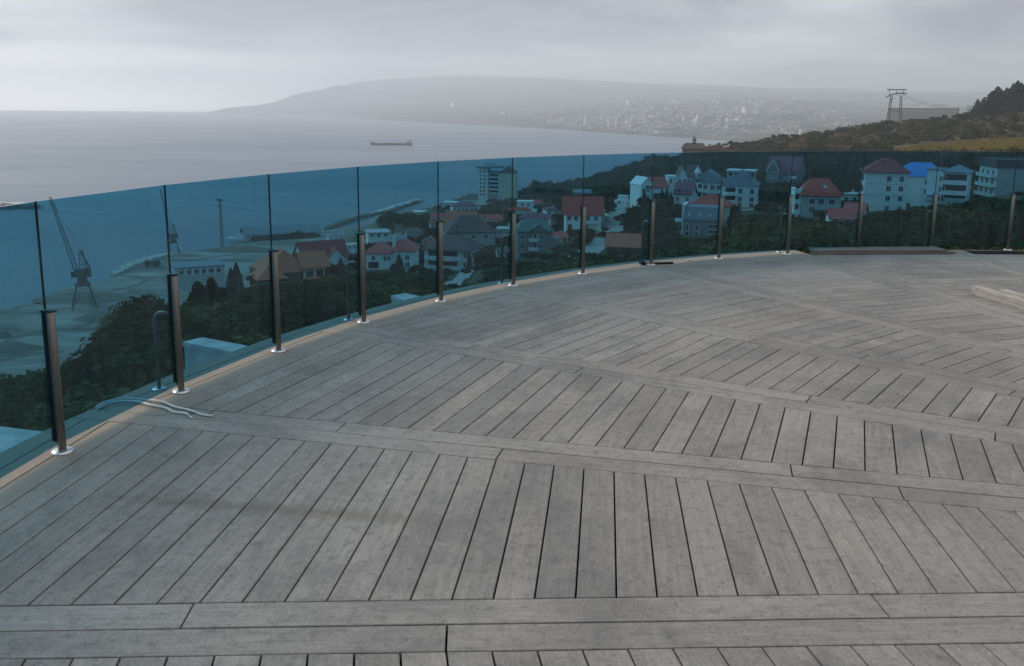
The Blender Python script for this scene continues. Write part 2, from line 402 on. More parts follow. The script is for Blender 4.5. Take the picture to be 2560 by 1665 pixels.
# ---- far coast: headland, mountain and the bowl of the town across the bay
FAR = {  # x: shore distance, ridge distance, y of the ridge line, y of the slope half way
 490: (13300, 13500, 262.5, 262.5), 520: (13000, 13500, 253, 259), 560: (12800, 13500, 246, 257), 600: (12500, 13600, 242, 256), 640: (12200, 13700, 235, 254), 700: (11600, 14000, 218, 249), 760: (10800, 14300, 208, 246),
 800: (9800, 15500, 198, 244), 850: (8900, 17000, 189, 242), 900: (8000, 18200, 183, 240), 1000: (6900, 18700, 178, 240), 1100: (6100, 18700, 176, 240), 1200: (5500, 18700, 178, 238), 1300: (4900, 18700, 182, 236),
 1400: (4300, 18700, 187, 232), 1500: (3900, 18700, 192, 231), 1640: (3450, 18700, 197, 231), 1800: (3100, 18700, 202, 236), 2000: (2700, 18700, 207, 247), 2200: (2450, 18600, 210, 248), 2450: (2400, 18000, 214, 246), 2900: (2600, 16000, 215, 240)}
_fx = sorted(FAR); _FA = np.array([az_of(x) for x in _fx])
_fag = np.linspace(_FA[0], _FA[-1], 240)
_ft = np.array([-0.03, 0.0, 0.015] + [0.04 + 0.96 * k / 40 for k in range(41)] + [1.06, 1.15])
_FG = np.zeros((240, len(_ft), 3))
def _dip(d): return SEA_Z - d * d / 2 / R_EARTH
_Q = np.array([FAR[x] for x in _fx], float)
for i, a in enumerate(_fag):
    sd, rd = np.interp(a, _FA, _Q[:, 0]), np.interp(a, _FA, _Q[:, 1])
    xx = np.interp(a, _FA, _fx); yr, ym = np.interp(a, _FA, _Q[:, 2]), np.interp(a, _FA, _Q[:, 3])
    zr = at(xx, yr, rd).z; dm = sd + (rd - sd) * 0.42; zm = at(xx, ym, dm).z
    z0 = _dip(sd)
    for j, t in enumerate(_ft):
        d = sd + (rd - sd) * t
        if t <= 0: z = z0 - 25 * (t < 0)
        elif t <= 1: z = np.interp(t, [0, 0.015, 0.42, 0.75, 1], [z0, z0 + 12, zm, zm + (zr - zm) * 0.55, zr])
        else: z = zr - (t - 1) * 900
        amp = 70 * min(1, max(t, 0) * 2) * min(1, (zr - z0) / 200) * (1 - 0.35 * (t == 1))
        x_, y_ = d * math.sin(a), d * math.cos(a)
        if 0 < t: z = z + amp * float(fnoise(x_ / 1300, y_ / 1300, 5))
        _FG[i, j] = (x_, y_, max(z, z0 - 40))
def far_coast():
    m = bpy.data.materials.new('far_slope'); m.use_nodes = True; N = m.node_tree.nodes; L = m.node_tree.links; b = N['Principled BSDF']
    b.inputs['Roughness'].default_value = 1.0; b.inputs['Specular IOR Level'].default_value = 0
    g = N.new('ShaderNodeNewGeometry'); nz = N.new('ShaderNodeTexNoise'); nz.inputs['Scale'].default_value = 0.006; nz.inputs['Detail'].default_value = 9; nz.inputs['Roughness'].default_value = 0.7
    L.new(g.outputs['Position'], nz.inputs['Vector'])
    r = N.new('ShaderNodeValToRGB'); e = r.color_ramp.elements
    e[0].position = 0.4; e[0].color = (0.05, 0.06, 0.05, 1); e[1].position = 0.66; e[1].color = (0.20, 0.20, 0.17, 1); L.new(nz.outputs['Fac'], r.inputs[0]); L.new(r.outputs[0], b.inputs['Base Color'])
    na, nd = _FG.shape[:2]
    fs_ = [(i * nd + j, i * nd + j + 1, (i + 1) * nd + j + 1, (i + 1) * nd + j) for i in range(na - 1) for j in range(nd - 1)]
    mb = MB(); mb.add(_FG.reshape(-1, 3).tolist(), fs_); structure(mb.build('mountain', m, smooth=True))
far_coast()
def far_hit(x, y):
    """distance at which a line of sight meets the far slope"""
    a = az_of(x); i = int(min(max((a - _fag[0]) / (_fag[1] - _fag[0]), 0), 238))
    pr = _FG[i]; dd = np.hypot(pr[:, 0], pr[:, 1])
    for k in range(2, len(dd) - 1):
        for s in (0, 0.5):
            d = dd[k] * (1 - s) + dd[k + 1] * s; z = pr[k, 2] * (1 - s) + pr[k + 1, 2] * s
            if at(x, y, d).z <= z: return at(x, y, d)
    return None

# ================================================================== TERRACE DECK
DC = Vector((5.969, 2.576, 0)); R_POST, R_GLASS, R_EDGE = 8.197, 8.223, 8.47
T0, DT = 2.96699, 0.1165308
GLASS_TOP, POST_TOP = 1.178, 0.675
def polar(r, a, z=0.0): return Vector((DC.x + r * math.cos(a), DC.y + r * math.sin(a), z))

def wood_mat():
    m = bpy.data.materials.new('weathered_deck_wood'); m.use_nodes = True; N = m.node_tree.nodes; L = m.node_tree.links; b = N['Principled BSDF']
    b.inputs['Roughness'].default_value = 0.8; b.inputs['Specular IOR Level'].default_value = 0.15
    t = N.new('ShaderNodeTexCoord'); oi = N.new('ShaderNodeObjectInfo'); g = N.new('ShaderNodeNewGeometry')
    def math_(op, a, c=None, clamp=False):
        n = N.new('ShaderNodeMath'); n.operation = op; n.use_clamp = clamp
        for i, v in enumerate((a, c)):
            if v is None: continue
            if isinstance(v, (int, float)): n.inputs[i].default_value = v
            else: L.new(v, n.inputs[i])
        return n.outputs[0]
    def noise(vec, scale, detail=5, rough=0.6, dist=0.0):
        n = N.new('ShaderNodeTexNoise'); n.inputs['Scale'].default_value = scale; n.inputs['Detail'].default_value = detail
        n.inputs['Roughness'].default_value = rough; n.inputs['Distortion'].default_value = dist; L.new(vec, n.inputs['Vector']); return n.outputs['Fac']
    def ramp(f, p0, c0, p1, c1):
        r = N.new('ShaderNodeValToRGB'); e = r.color_ramp.elements; e[0].position = p0; e[0].color = (*c0, 1); e[1].position = p1; e[1].color = (*c1, 1); L.new(f, r.inputs[0]); return r.outputs[0]
    def mix(f, a, c, mode='MIX'):
        n = N.new('ShaderNodeMix'); n.data_type = 'RGBA'; n.blend_type = mode
        for k, v in (('Factor', f), ('A', a), ('B', c)):
            if isinstance(v, (int, float)): n.inputs[k].default_value = v
            elif isinstance(v, tuple): n.inputs[k].default_value = (*v, 1)
            else: L.new(v, n.inputs[k])
        return n.outputs['Result']
    # each board has its own stretch of grain
    off = N.new('ShaderNodeCombineXYZ'); L.new(math_('MULTIPLY', oi.outputs['Random'], 37.0), off.inputs[0]); L.new(math_('MULTIPLY', oi.outputs['Random'], 91.0), off.inputs[1])
    va = N.new('ShaderNodeVectorMath'); L.new(t.outputs['Object'], va.inputs[0]); L.new(off.outputs[0], va.inputs[1])
    mp_ = N.new('ShaderNodeMapping'); mp_.inputs['Scale'].default_value = (1.6, 34, 1); L.new(va.outputs[0], mp_.inputs[0])
    grain = noise(mp_.outputs[0], 1.5, 8, 0.72, 0.8)
    mp2 = N.new('ShaderNodeMapping'); mp2.inputs['Scale'].default_value = (5, 26, 1); L.new(va.outputs[0], mp2.inputs[0])
    fleck = noise(mp2.outputs[0], 3.0, 6, 0.75)
    base = ramp(grain, 0.28, (0.222, 0.209, 0.190), 0.74, (0.333, 0.317, 0.291))
    base = mix(math_('MULTIPLY', ramp(fleck, 0.56, (0, 0, 0), 0.72, (1, 1, 1)), 0.55), base, (0.115, 0.11, 0.105))
    # every board weathers a little differently
    r2 = math_('FRACT', math_('MULTIPLY', oi.outputs['Random'], 17.3))
    tone = ramp(oi.outputs['Random'], 0.0, (0.87, 0.87, 0.87), 1.0, (1.10, 1.10, 1.09))
    base = mix(1.0, base, tone, 'MULTIPLY')
    warm = ramp(r2, 0.45, (1, 1, 1), 1.0, (1.02, 0.995, 0.97))
    base = mix(1.0, base, warm, 'MULTIPLY')
    mp3 = N.new('ShaderNodeMapping'); mp3.inputs['Scale'].default_value = (1.3, 3.2, 1); L.new(va.outputs[0], mp3.inputs[0])
    own = noise(mp3.outputs[0], 1.1, 4, 0.55, 0.4)
    base = mix(math_('MULTIPLY', ramp(own, 0.55, (0, 0, 0), 0.63, (1, 1, 1)), 0.32), base, (0.14, 0.137, 0.135))
    # old dark weather blotches running over the boards, finely speckled at their edge
    blot = noise(g.outputs['Position'], 2.1, 9, 0.72, 0.6); big = noise(g.outputs['Position'], 0.55, 3, 0.5)
    bl = ramp(math_('ADD', math_('MULTIPLY', blot, 0.6), math_('MULTIPLY', big, 0.45)), 0.49, (0, 0, 0), 0.62, (1, 1, 1))
    base = mix(math_('MULTIPLY', bl, 0.42), base, (0.10, 0.098, 0.098))
    speck = noise(g.outputs['Position'], 21, 7, 0.78)
    base = mix(math_('MULTIPLY', ramp(speck, 0.50, (0, 0, 0), 0.66, (1, 1, 1)), 0.5), base, (0.085, 0.083, 0.08))
    fine = noise(g.outputs['Position'], 95, 4, 0.8)
    base = mix(1.0, base, ramp(fine, 0.25, (0.70, 0.70, 0.70), 0.75, (1.27, 1.27, 1.26)), 'MULTIPLY')
    # a brown water streak across the nearest boards
    sx = N.new('ShaderNodeSeparateXYZ'); L.new(g.outputs['Position'], sx.inputs[0])
    dy = math_('SUBTRACT', sx.outputs['Y'], math_('ADD', math_('MULTIPLY', sx.outputs['X'], -0.136), 3.28))
    wob = math_('MULTIPLY', math_('SUBTRACT', noise(g.outputs['Position'], 9, 6, 0.7), 0.5), 0.16)
    band = math_('SUBTRACT', 1.0, math_('MULTIPLY', math_('ABSOLUTE', math_('ADD', dy, wob)), 14.0), True)
    ends = math_('MULTIPLY', math_('MULTIPLY', math_('ADD', sx.outputs['X'], 1.75), 3.0, True), math_('MULTIPLY', math_('SUBTRACT', -0.15, sx.outputs['X']), 2.0, True))
    base = mix(math_('MULTIPLY', math_('MULTIPLY', band, ends), 0.5), base, (0.115, 0.095, 0.07))
    # younger, still tan wood along the rim
    dx = math_('SUBTRACT', sx.outputs['X'], DC.x); dyy = math_('SUBTRACT', sx.outputs['Y'], DC.y)
    rad = math_('SQRT', math_('ADD', math_('MULTIPLY', dx, dx), math_('MULTIPLY', dyy, dyy)))
    rim = math_('MULTIPLY', math_('SUBTRACT', math_('ADD', rad, math_('MULTIPLY', math_('SUBTRACT', grain, 0.5), 0.25)), 7.95), 3.8, True)
    base = mix(math_('MULTIPLY', rim, 0.75), base, (0.30, 0.255, 0.20))
    L.new(base, b.inputs['Base Color'])
    bp = N.new('ShaderNodeBump'); bp.inputs['Strength'].default_value = 0.25; bp.inputs['Distance'].default_value = 0.003
    L.new(grain, bp.inputs['Height']); L.new(bp.outputs[0], b.inputs['Normal'])
    MATS['deck'] = m
    return m
WOOD = wood_mat()
DARK = mat('dark_joist', (0.02, 0.019, 0.018), 0.9, 0.2)

def clip(poly, p, n):
    """keep the side of the line through p that n points to"""
    out = []
    for i in range(len(poly)):
        a, b = poly[i], poly[(i + 1) % len(poly)]
        da = (a[0] - p[0]) * n[0] + (a[1] - p[1]) * n[1]; db = (b[0] - p[0]) * n[0] + (b[1] - p[1]) * n[1]
        if da >= 0: out.append(a)
        if da * db < 0:
            s = da / (da - db); out.append((a[0] + (b[0] - a[0]) * s, a[1] + (b[1] - a[1]) * s))
    return out
# double border boards: angle of the line, a point on its far edge
BANDS = [(49.0, None), (33.5, None), (18.1, None), (2.6, (-0.035, 2.747)), (-12.95, (0.028, 4.242)), (-28.8, (0.80, 5.501)), (-44.0, (1.579, 6.708)),
         (-58.4, (2.63, 7.684)), (-76.6, (3.783, 8.843)), (-88.6, (5.421, 10.244)), (-103.5, None), (-118.5, None)]
BW, GAP, TH = 0.146, 0.0066, 0.028
bands = []
for a, p in BANDS:
    ar = math.radians(a); d = (math.cos(ar), math.sin(ar)); n = (-d[1], d[0])
    if p is None: p = (DC.x + n[0] * 0.3, DC.y + n[1] * 0.3)
    bands.append((ar, d, n, p))
# in each wedge: direction of the planks and one joint measured in the photo
JOINT = {3: (84.2, (0.087, 2.759)), 4: (69.3, (1.357, 3.949)), 5: (53.7, (1.29, 5.245)), 6: (38.8, (2.004, 6.362)), 7: (21.9, (3.012, 7.148)), 2: (99.0, (-0.174, 2.376))}
PITCH_W = 0.1364
deck = MB()
ring = [polar(8.43, math.radians(104 + i * 2)) for i in range(0, 64)]
ring2 = [polar(7.75, math.radians(a)) for a in range(40, 104, 4)]
deck.prism([(p.x, p.y) for p in ([Vector((DC.x + 4, DC.y - 2, 0))] + ring2 + ring)], -0.16, -0.05)
deck_o = structure(deck.build('terrace_deck', DARK))
rest = MB(); n_ind = 0
def in_view(poly):
    for p in poly:
        for q in (p, ((p[0] + poly[0][0]) / 2, (p[1] + poly[0][1]) / 2)):
            if q[1] < 0.9: continue
            x, y = project((q[0], q[1], 0))
            if -40 < x < 2420 and 500 < y < 1575: return True
    return False
def board(name, poly, ang, z=0.0):
    global n_ind
    if len(poly) < 3: return
    ar = sum(poly[i][0] * poly[(i + 1) % len(poly)][1] - poly[(i + 1) % len(poly)][0] * poly[i][1] for i in range(len(poly))) / 2
    if abs(ar) < 0.004: return
    if ar < 0: poly = poly[::-1]
    z += random.uniform(-0.0012, 0.0012)
    if not in_view(poly) or n_ind >= 300:
        rest.prism(poly, z - TH, z); return
    n_ind += 1
    cx = sum(p[0] for p in poly) / len(poly); cy = sum(p[1] for p in poly) / len(poly); c, s = math.cos(-ang), math.sin(-ang)
    loc = [((p[0] - cx) * c - (p[1] - cy) * s, (p[0] - cx) * s + (p[1] - cy) * c) for p in poly]
    mb = MB(); n = len(loc)
    # arrised top edge
    ins = []
    for p in loc:
        ins.append((p[0] - 0.0018 * (1 if p[0] > 0 else -1), p[1] - 0.0018 * (1 if p[1] > 0 else -1)))
    vs_ = [(p[0], p[1], -TH) for p in loc] + [(p[0], p[1], -0.0018) for p in loc] + [(p[0], p[1], 0) for p in ins]
    fs_ = [tuple(range(n - 1, -1, -1)), tuple(range(2 * n, 3 * n))]
    for k in range(2): fs_ += [(k * n + i, k * n + (i + 1) % n, (k + 1) * n + (i + 1) % n, (k + 1) * n + i) for i in range(n)]
    mb.add(vs_, fs_)
    mb.build(name, WOOD, deck_o, loc=(cx, cy, z), rz=ang)
circ = [math.radians(a) for a in range(28, 250, 3)]
def clip_rim(poly, r=R_EDGE):
    for a in circ:
        p = polar(r, a); poly = clip(poly, (p.x, p.y), (-math.cos(a), -math.sin(a)))
        if len(poly) < 3: return []
    return poly
def outer_cut(k, poly):
    if k == 8: poly = clip(poly, (4.3, 10.33), (math.sin(math.radians(6)), -math.cos(math.radians(6))))
    if k >= 9: poly = clip(poly, (5.7, 10.44), (0.03, -1))
    return poly
# border boards with their butt joints (distance along the line, measured in the photo where visible)
CUTS = {3: [[(484, 1510), (2180, 1488)], [(1118, 1560)]], 4: [[(862, 1060), (1976, 1160)], [(1258, 1120), (2248, 1220)]], 5: [[(1190, 862), (2027, 990)], [(1470, 912), (2490, 1065)]],
        6: [[(1520, 757), (2176, 886)], [(1900, 845), (2540, 975)]], 7: [[(2394, 830)], [(2520, 880)]], 8: [[(2300, 712)], [(2420, 755)]]}
for k, (ar, d, n, p) in enumerate(bands):
    for row in (0, 1):
        o0 = -row * BW; o1 = -(row + 1) * BW
        cuts = []
        for (sx_, sy_) in CUTS.get(k, [[], []])[row]:
            q = on_z(sx_ / DSP, sy_ / DSP); cuts.append((q.x - p[0]) * d[0] + (q.y - p[1]) * d[1])
        far_ = -14; cs = sorted(cuts)
        lo, hi = (cs[0], cs[-1]) if cs else (-1.4 - 0.8 * row, -1.4 - 0.8 * row)
        if not cs: cs = [lo]
        step = 2.45
        while lo > -9: lo -= step; cs.append(lo)
        while hi < 9: hi += step; cs.append(hi)
        cs = sorted(cs)
        skew = 0.0
        for s0, s1 in zip(cs[:-1], cs[1:]):
            P_ = lambda s, o, e: (p[0] + d[0] * (s + e) + n[0] * o, p[1] + d[1] * (s + e) + n[1] * o)
            g = GAP / 2
            poly = [P_(s0 + g, o1 + g, -skew), P_(s1 - g, o1 + g, -skew), P_(s1 - g, o0 - g, skew), P_(s0 + g, o0 - g, skew)]
            poly = clip_rim(poly)
            # the spokes end short of the middle of the terrace
            poly = clip(poly, (DC.x - d[0] * 1.6, DC.y - d[1] * 1.6), (-d[0], -d[1])) if len(poly) > 2 else poly
            if k >= 9 and len(poly) > 2: poly = clip(poly, (5.7, 10.75), (0.03, -1))
            board('border_board', poly, ar)
for k in range(len(bands) - 1):
    a0, d0, n0, p0 = bands[k]; a1, d1, n1, p1 = bands[k + 1]
    if k in JOINT: pa, j = math.radians(JOINT[k][0]), JOINT[k][1]
    else: pa, j = (a0 + a1) / 2 + math.pi / 2, (DC.x, DC.y)
    d = (math.cos(pa), math.sin(pa)); n = (-d[1], d[0])           # n points outward, to the rim
    q0 = (p0[0] + n0[0] * GAP / 2, p0[1] + n0[1] * GAP / 2)
    q1 = (p1[0] - n1[0] * (2 * BW + GAP / 2), p1[1] - n1[1] * (2 * BW + GAP / 2))
    base = (DC.x - j[0]) * n[0] + (DC.y - j[1]) * n[1]
    for i in range(int((base + 1.8) / PITCH_W), int((base + 9.2) / PITCH_W) + 1):
        o0 = i * PITCH_W + GAP / 2; o1 = (i + 1) * PITCH_W - GAP / 2
        poly = [(j[0] + d[0] * s + n[0] * o, j[1] + d[1] * s + n[1] * o) for s, o in ((-9, o0), (9, o0), (9, o1), (-9, o1))]
        poly = clip(poly, q0, n0); poly = clip(poly, q1, (-n1[0], -n1[1])) if len(poly) > 2 else poly
        poly = clip(poly, (DC.x, DC.y), n) if len(poly) > 2 else poly
        if len(poly) > 2: poly = clip_rim(poly)
        if len(poly) > 2: poly = outer_cut(k, poly)
        board('deck_plank', poly, pa)
ro = rest.build('deck_boards', WOOD, deck_o); ro['kind'] = 'stuff'

# ---- the building that carries the terrace: round wall below the rim
bw = MB()
for r0, z0, z1 in ((8.40, -0.42, -0.05), (8.10, -15.5, -0.42)):
    rim_ = [polar(r0, math.radians(104 + i * 3)) for i in range(46)]; inn = [polar(r0 - 0.4, math.radians(104 + i * 3)) for i in range(46)]
    bw.prism([(p.x, p.y) for p in rim_ + inn[::-1]], z0, z1 - (0.112 if z1 > -0.1 else 0.0))
plaster = mat('pale_render_wall', (0.55, 0.54, 0.51), 0.85, 0.1, 1.2, 0.1)
bo = bw.build('wall', plaster)
bt = thing('terrace_building', 'round pale rendered building wall carrying the wooden terrace', 'building', (DC.x, DC.y, -15.5))
bo.parent = bt; bo.matrix_parent_inverse = Matrix.Translation((-DC.x, -DC.y, 15.5))
rb = MB(); R_ = [polar(8.24, math.radians(60 + i * 3)) for i in range(16)]; I_ = [polar(8.17, math.radians(60 + i * 3)) for i in range(16)]
rb.prism([(p.x, p.y) for p in R_ + I_[::-1]], -0.07, -0.006)
rbo = rb.build('rim_beam', mat('dark_steel', (0.05, 0.05, 0.05), 0.6, 0.2, metal=0.5), bt); rbo.matrix_parent_inverse = Matrix.Translation((-DC.x, -DC.y, 15.5))

# ================================================================== GLASS RAILING
def glass_mat():
    m = bpy.data.materials.new('blue_tinted_glass'); m.use_nodes = True; N = m.node_tree.nodes; L = m.node_tree.links; N.clear()
    o = N.new('ShaderNodeOutputMaterial'); t = N.new('ShaderNodeBsdfTransparent'); t.inputs[0].default_value = (0.36, 0.645, 0.765, 1)
    g = N.new('ShaderNodeBsdfGlossy'); g.inputs['Roughness'].default_value = 0.0; g.inputs['Color'].default_value = (0.9, 0.95, 1, 1)
    f = N.new('ShaderNodeFresnel'); f.inputs[0].default_value = 1.45
    ge = N.new('ShaderNodeNewGeometry'); iv = N.new('ShaderNodeMath'); iv.operation = 'SUBTRACT'; iv.inputs[0].default_value = 1; L.new(ge.outputs['Backfacing'], iv.inputs[1])
    fm = N.new('ShaderNodeMath'); fm.operation = 'MULTIPLY'; L.new(f.outputs[0], fm.inputs[0]); L.new(iv.outputs[0], fm.inputs[1])   # reflection on the outer faces only
    ms = N.new('ShaderNodeMixShader'); L.new(fm.outputs[0], ms.inputs[0]); L.new(t.outputs[0], ms.inputs[1]); L.new(g.outputs[0], ms.inputs[2])
    # thin film of dust and dried drips
    tc_ = N.new('ShaderNodeTexCoord'); oi = N.new('ShaderNodeObjectInfo'); mp_ = N.new('ShaderNodeMapping'); mp_.inputs['Scale'].default_value = (9, 9, 1.6); L.new(tc_.outputs['Object'], mp_.inputs[0]); L.new(oi.outputs['Location'], mp_.inputs['Location'])
    nz = N.new('ShaderNodeTexNoise'); nz.inputs['Scale'].default_value = 1.6; nz.inputs['Detail'].default_value = 7; nz.inputs['Roughness'].default_value = 0.7; L.new(mp_.outputs[0], nz.inputs['Vector'])
    mr = N.new('ShaderNodeMapRange'); mr.inputs['From Min'].default_value = 0.42; mr.inputs['From Max'].default_value = 0.75; mr.inputs['To Min'].default_value = 0.004; mr.inputs['To Max'].default_value = 0.055; L.new(nz.outputs['Fac'], mr.inputs['Value'])
    df = N.new('ShaderNodeBsdfDiffuse'); df.inputs['Color'].default_value = (0.42, 0.43, 0.43, 1); m2 = N.new('ShaderNodeMixShader'); L.new(mr.outputs[0], m2.inputs[0]); L.new(ms.outputs[0], m2.inputs[1]); L.new(df.outputs[0], m2.inputs[2]); L.new(m2.outputs[0], o.inputs['Surface'])
    return m
GLASS = glass_mat()
STEEL = mat('brushed_brownish_steel', (0.225, 0.20, 0.165), 0.45, 0.15, 30, metal=0.75, spec=0.5, stretch=(1, 1, 0.08))
CHROME = mat('polished_steel', (0.72, 0.70, 0.67), 0.28, 0.08, 12, metal=0.85, spec=0.5)
RUBBER = mat('black_rubber', (0.012, 0.012, 0.013), 0.55, 0.2)
rail = thing('glass_railing', 'curved railing of blue tinted glass panes on short steel posts along the deck edge', 'railing', polar(R_POST, T0 - 6 * DT))
rl = Vector(rail.location)
def flange(r, h): return MB().lathe((0, 0, 0), [(r, 0), (r, h * 0.35), (r * 0.93, h * 0.8), (r * 0.8, h), (r * 0.4, h)], 28)
me_post = MB().lathe((0, 0, 0), [(0.0265, 0.0), (0.0265, POST_TOP - 0.002), (0.025, POST_TOP)], 24)
K0, K1 = -4, 17
post0 = gask0 = None
for k in range(K0, K1):
    a = T0 - k * DT; p = polar(R_POST, a)
    if post0 is None:
        po = MB(); po.lathe((0, 0, 0), [(0.0195, 0.0), (0.0195, POST_TOP - 0.003), (0.0175, POST_TOP)], 24); po = po.build('post', STEEL, rail, smooth=False)
        gk = MB(); gk.box((0.0255, 0, (0.055 + POST_TOP) / 2), (0.021, 0.031, POST_TOP - 0.055)); gk.box((0.008, 0, POST_TOP + 0.003), (0.056, 0.038, 0.006)); gk = gk.build('gasket', RUBBER, po)
        fl = flange(0.05, 0.013).build('base_flange', CHROME, po, smooth=True)
        for zz in (0.075, 0.125): MB().box((0.036, -0.026, zz), (0.010, 0.02, 0.012)).build('glass_clip', RUBBER, po)
        for pl in po.data.polygons: pl.use_smooth = len(pl.vertices) == 4
        post0 = po; cur = po
    else:
        cur = copy_tree(post0, rail)
    cur.location = p - rl; cur.rotation_euler = (0, 0, a + random.uniform(-0.03, 0.03))
    # pane from this post to the next
    a1 = T0 - (k + 1) * DT; e = 0.0035 / R_GLASS
    q0, q1 = polar(R_GLASS, a - e), polar(R_GLASS, a1 + e); mid = (q0 + q1) / 2; dd = (q1 - q0); Lp = dd.length; rz = math.atan2(dd.y, dd.x)
    pm = MB(); pm.bb(-Lp / 2, Lp / 2, -0.006, 0.006, 0.036, GLASS_TOP)
    pm.build('glass_pane', GLASS, rail, loc=Vector((mid.x, mid.y, 0)) - rl, rz=rz)
    sm = MB(); s0 = polar(R_GLASS, a); sm.box((0, 0, (POST_TOP + GLASS_TOP) / 2 + 0.006), (0.010, 0.0045, GLASS_TOP - POST_TOP - 0.014))
    sm.build('pane_seal', RUBBER, rail, loc=Vector((s0.x, s0.y, 0)) - rl, rz=a)
    # bent brace rod behind every second post
    if k % 2 == 1:
        f0 = polar(8.345, a); f1 = polar(8.345, a)
        bm_ = MB(); H = 0.455; pts = [(0, 0, 0), (0, 0, H - 0.05)]
        pts += [(-0.05 + 0.05 * math.cos(t), 0, H - 0.05 + 0.05 * math.sin(t)) for t in (0.4, 0.8, 1.2, 1.57)] + [(-0.105, 0, H)]
        bm_.tube(pts, 0.012, 10)
        br = bm_.build('brace_rod', STEEL, rail, smooth=True, loc=f0 - rl, rz=a)
        flange(0.04, 0.010).build('rod_flange', CHROME, br, smooth=True)

# ================================================================== THINGS LYING ON THE DECK
PINE = mat('raw_pine', (0.37, 0.335, 0.28), 0.8, 0.3, 6, 0.2, stretch=(1, 12, 12))
LOOSE = mat('loose_grey_board', (0.155, 0.145, 0.125), 0.85, 0.25, 5, 0.2, stretch=(1, 14, 14), objrand=0.25)
def boards_stack():
    c = on_z(1890, 591); e = on_z(2225, 589); d = (e - c); L_ = 1.72; rz = math.atan2(d.y, d.x)
    t = thing('plank_stack', 'low stack of loose weathered deck boards at the far deck edge', 'plank stack', (c.x + math.cos(rz) * L_ / 2, c.y + math.sin(rz) * L_ / 2 + 0.06, 0.001), rz)
    lay = [(0.0, -0.03, 1.72, 0.0), (0.02, 0.10, 1.66, 0.0), (-0.05, -0.01, 1.62, 0.026), (-0.04, 0.115, 1.60, 0.026)]
    for z in (0.0215,):
        for xx in (-0.55, 0.1, 0.6): MB().bb(xx - 0.03, xx + 0.03, -0.06, 0.14, z, z + 0.004).build('spacer', RUBBER, t)
    for i, (x, y, l, z) in enumerate(lay):
        mb = MB(); mb.bb(-l / 2, l / 2, -0.06, 0.06, 0, 0.021); o = mb.build('loose_plank', LOOSE, t, loc=(x, y, z), rz=random.uniform(-0.012, 0.012))
boards_stack()
b0, b1 = on_z(2254, 684), on_z(2380, 723)
dv = (b1 - b0); rz = math.atan2(dv.y, dv.x)
for i, (off, l, lab, sh) in enumerate(((0.0, 2.3, 'pale raw timber beam lying nearest on the deck at the right', 0.0), (0.14, 2.1, 'pale raw timber beam lying behind the other one on the deck', -0.18))):
    n = Vector((-dv.y, dv.x, 0)).normalized()
    u = dv.normalized(); c = b0 + u * (l / 2 - sh) + n * (off + 0.05)
    mb = MB(); hw, hh = 0.042, 0.075
    secs = 10; pts = []
    for s in range(secs + 1):
        x = -l / 2 + l * s / secs; w = 0.004 * math.sin(s * 1.3 + i); pts.append([(x, -hw + w, 0), (x, hw + w, 0), (x, hw + w, hh), (x, hw - 0.006 + w, hh + 0.004), (x, -hw + 0.006 + w, hh + 0.004), (x, -hw + w, hh)])
    vs_ = [v for q in pts for v in q]; fs_ = [tuple(range(6)), tuple(range(secs * 6 + 5, secs * 6 - 1, -1))]
    for s in range(secs): fs_ += [(s * 6 + j, (s + 1) * 6 + j, (s + 1) * 6 + (j + 1) % 6, s * 6 + (j + 1) % 6) for j in range(6)]
    mb.add(vs_, fs_); o = mb.build('timber_beam', PINE, None, loc=(c.x, c.y, 0.001), rz=rz)
    tag(o, lab, 'beam', 'raw timber beams on the deck')
# two white cable ends that come under the glass from outside
WHITE_CABLE = mat('white_cable_jacket', (0.62, 0.60, 0.56), 0.5, 0.08)
def smooth_path(pts, n=6):
    pts = [Vector(p) for p in pts]; out = []
    for i in range(len(pts) - 1):
        p0, p1, p2, p3 = pts[max(i - 1, 0)], pts[i], pts[i + 1], pts[min(i + 2, len(pts) - 1)]
        for k in range(n):
            t = k / n; out.append(0.5 * ((2 * p1) + (p2 - p0) * t + (2 * p0 - 5 * p1 + 4 * p2 - p3) * t * t + (3 * p1 - p0 - 3 * p2 + p3) * t ** 3))
    return out + [pts[-1]]
for i, (pix, lab) in enumerate((([(222, 948), (245, 934), (290, 926), (335, 929), (375, 933), (405, 945), (440, 953), (468, 963), (493, 966)], 'longer white cable end coming under the glass, its tip on the border boards'),
                               ([(226, 951), (250, 938), (285, 932), (322, 934), (350, 941), (385, 948), (402, 957), (432, 961), (445, 971)], 'shorter white cable end beside the longer one, dark wires at its tip'))):
    zs = [0.007, 0.012, 0.016, 0.012, 0.009, 0.008, 0.007, 0.007, 0.007]
    pts = [on_z(x, y, z) for (x, y), z in zip(pix, zs)]
    t = thing('white_cable', lab, 'cable', pts[-1] - Vector((0, 0, 0.007)), 0, 'white cable ends on the deck'); loc = Vector(t.location)
    MB().tube([q - loc for q in smooth_path(pts)], 0.0065, 8).build('jacket', WHITE_CABLE, t, smooth=True)
    wm = MB()
    for k in range(3):
        wv = [pts[-1] - loc + Vector((random.uniform(-0.02, 0.02), random.uniform(-0.02, 0.02), 0.001)) for _ in range(1)] ; b_ = pts[-2] * 0.25 + pts[-1] * 0.75 - loc
        wm.tube(smooth_path([b_, b_ + Vector((0.012 * (k - 1), 0.01, 0.014)), b_ + Vector((0.02 * (k - 1) + 0.01, 0.022 - 0.01 * k, 0.012 + 0.008 * k))], 3), 0.0016, 5)
    wm.build('wire', RUBBER, t)
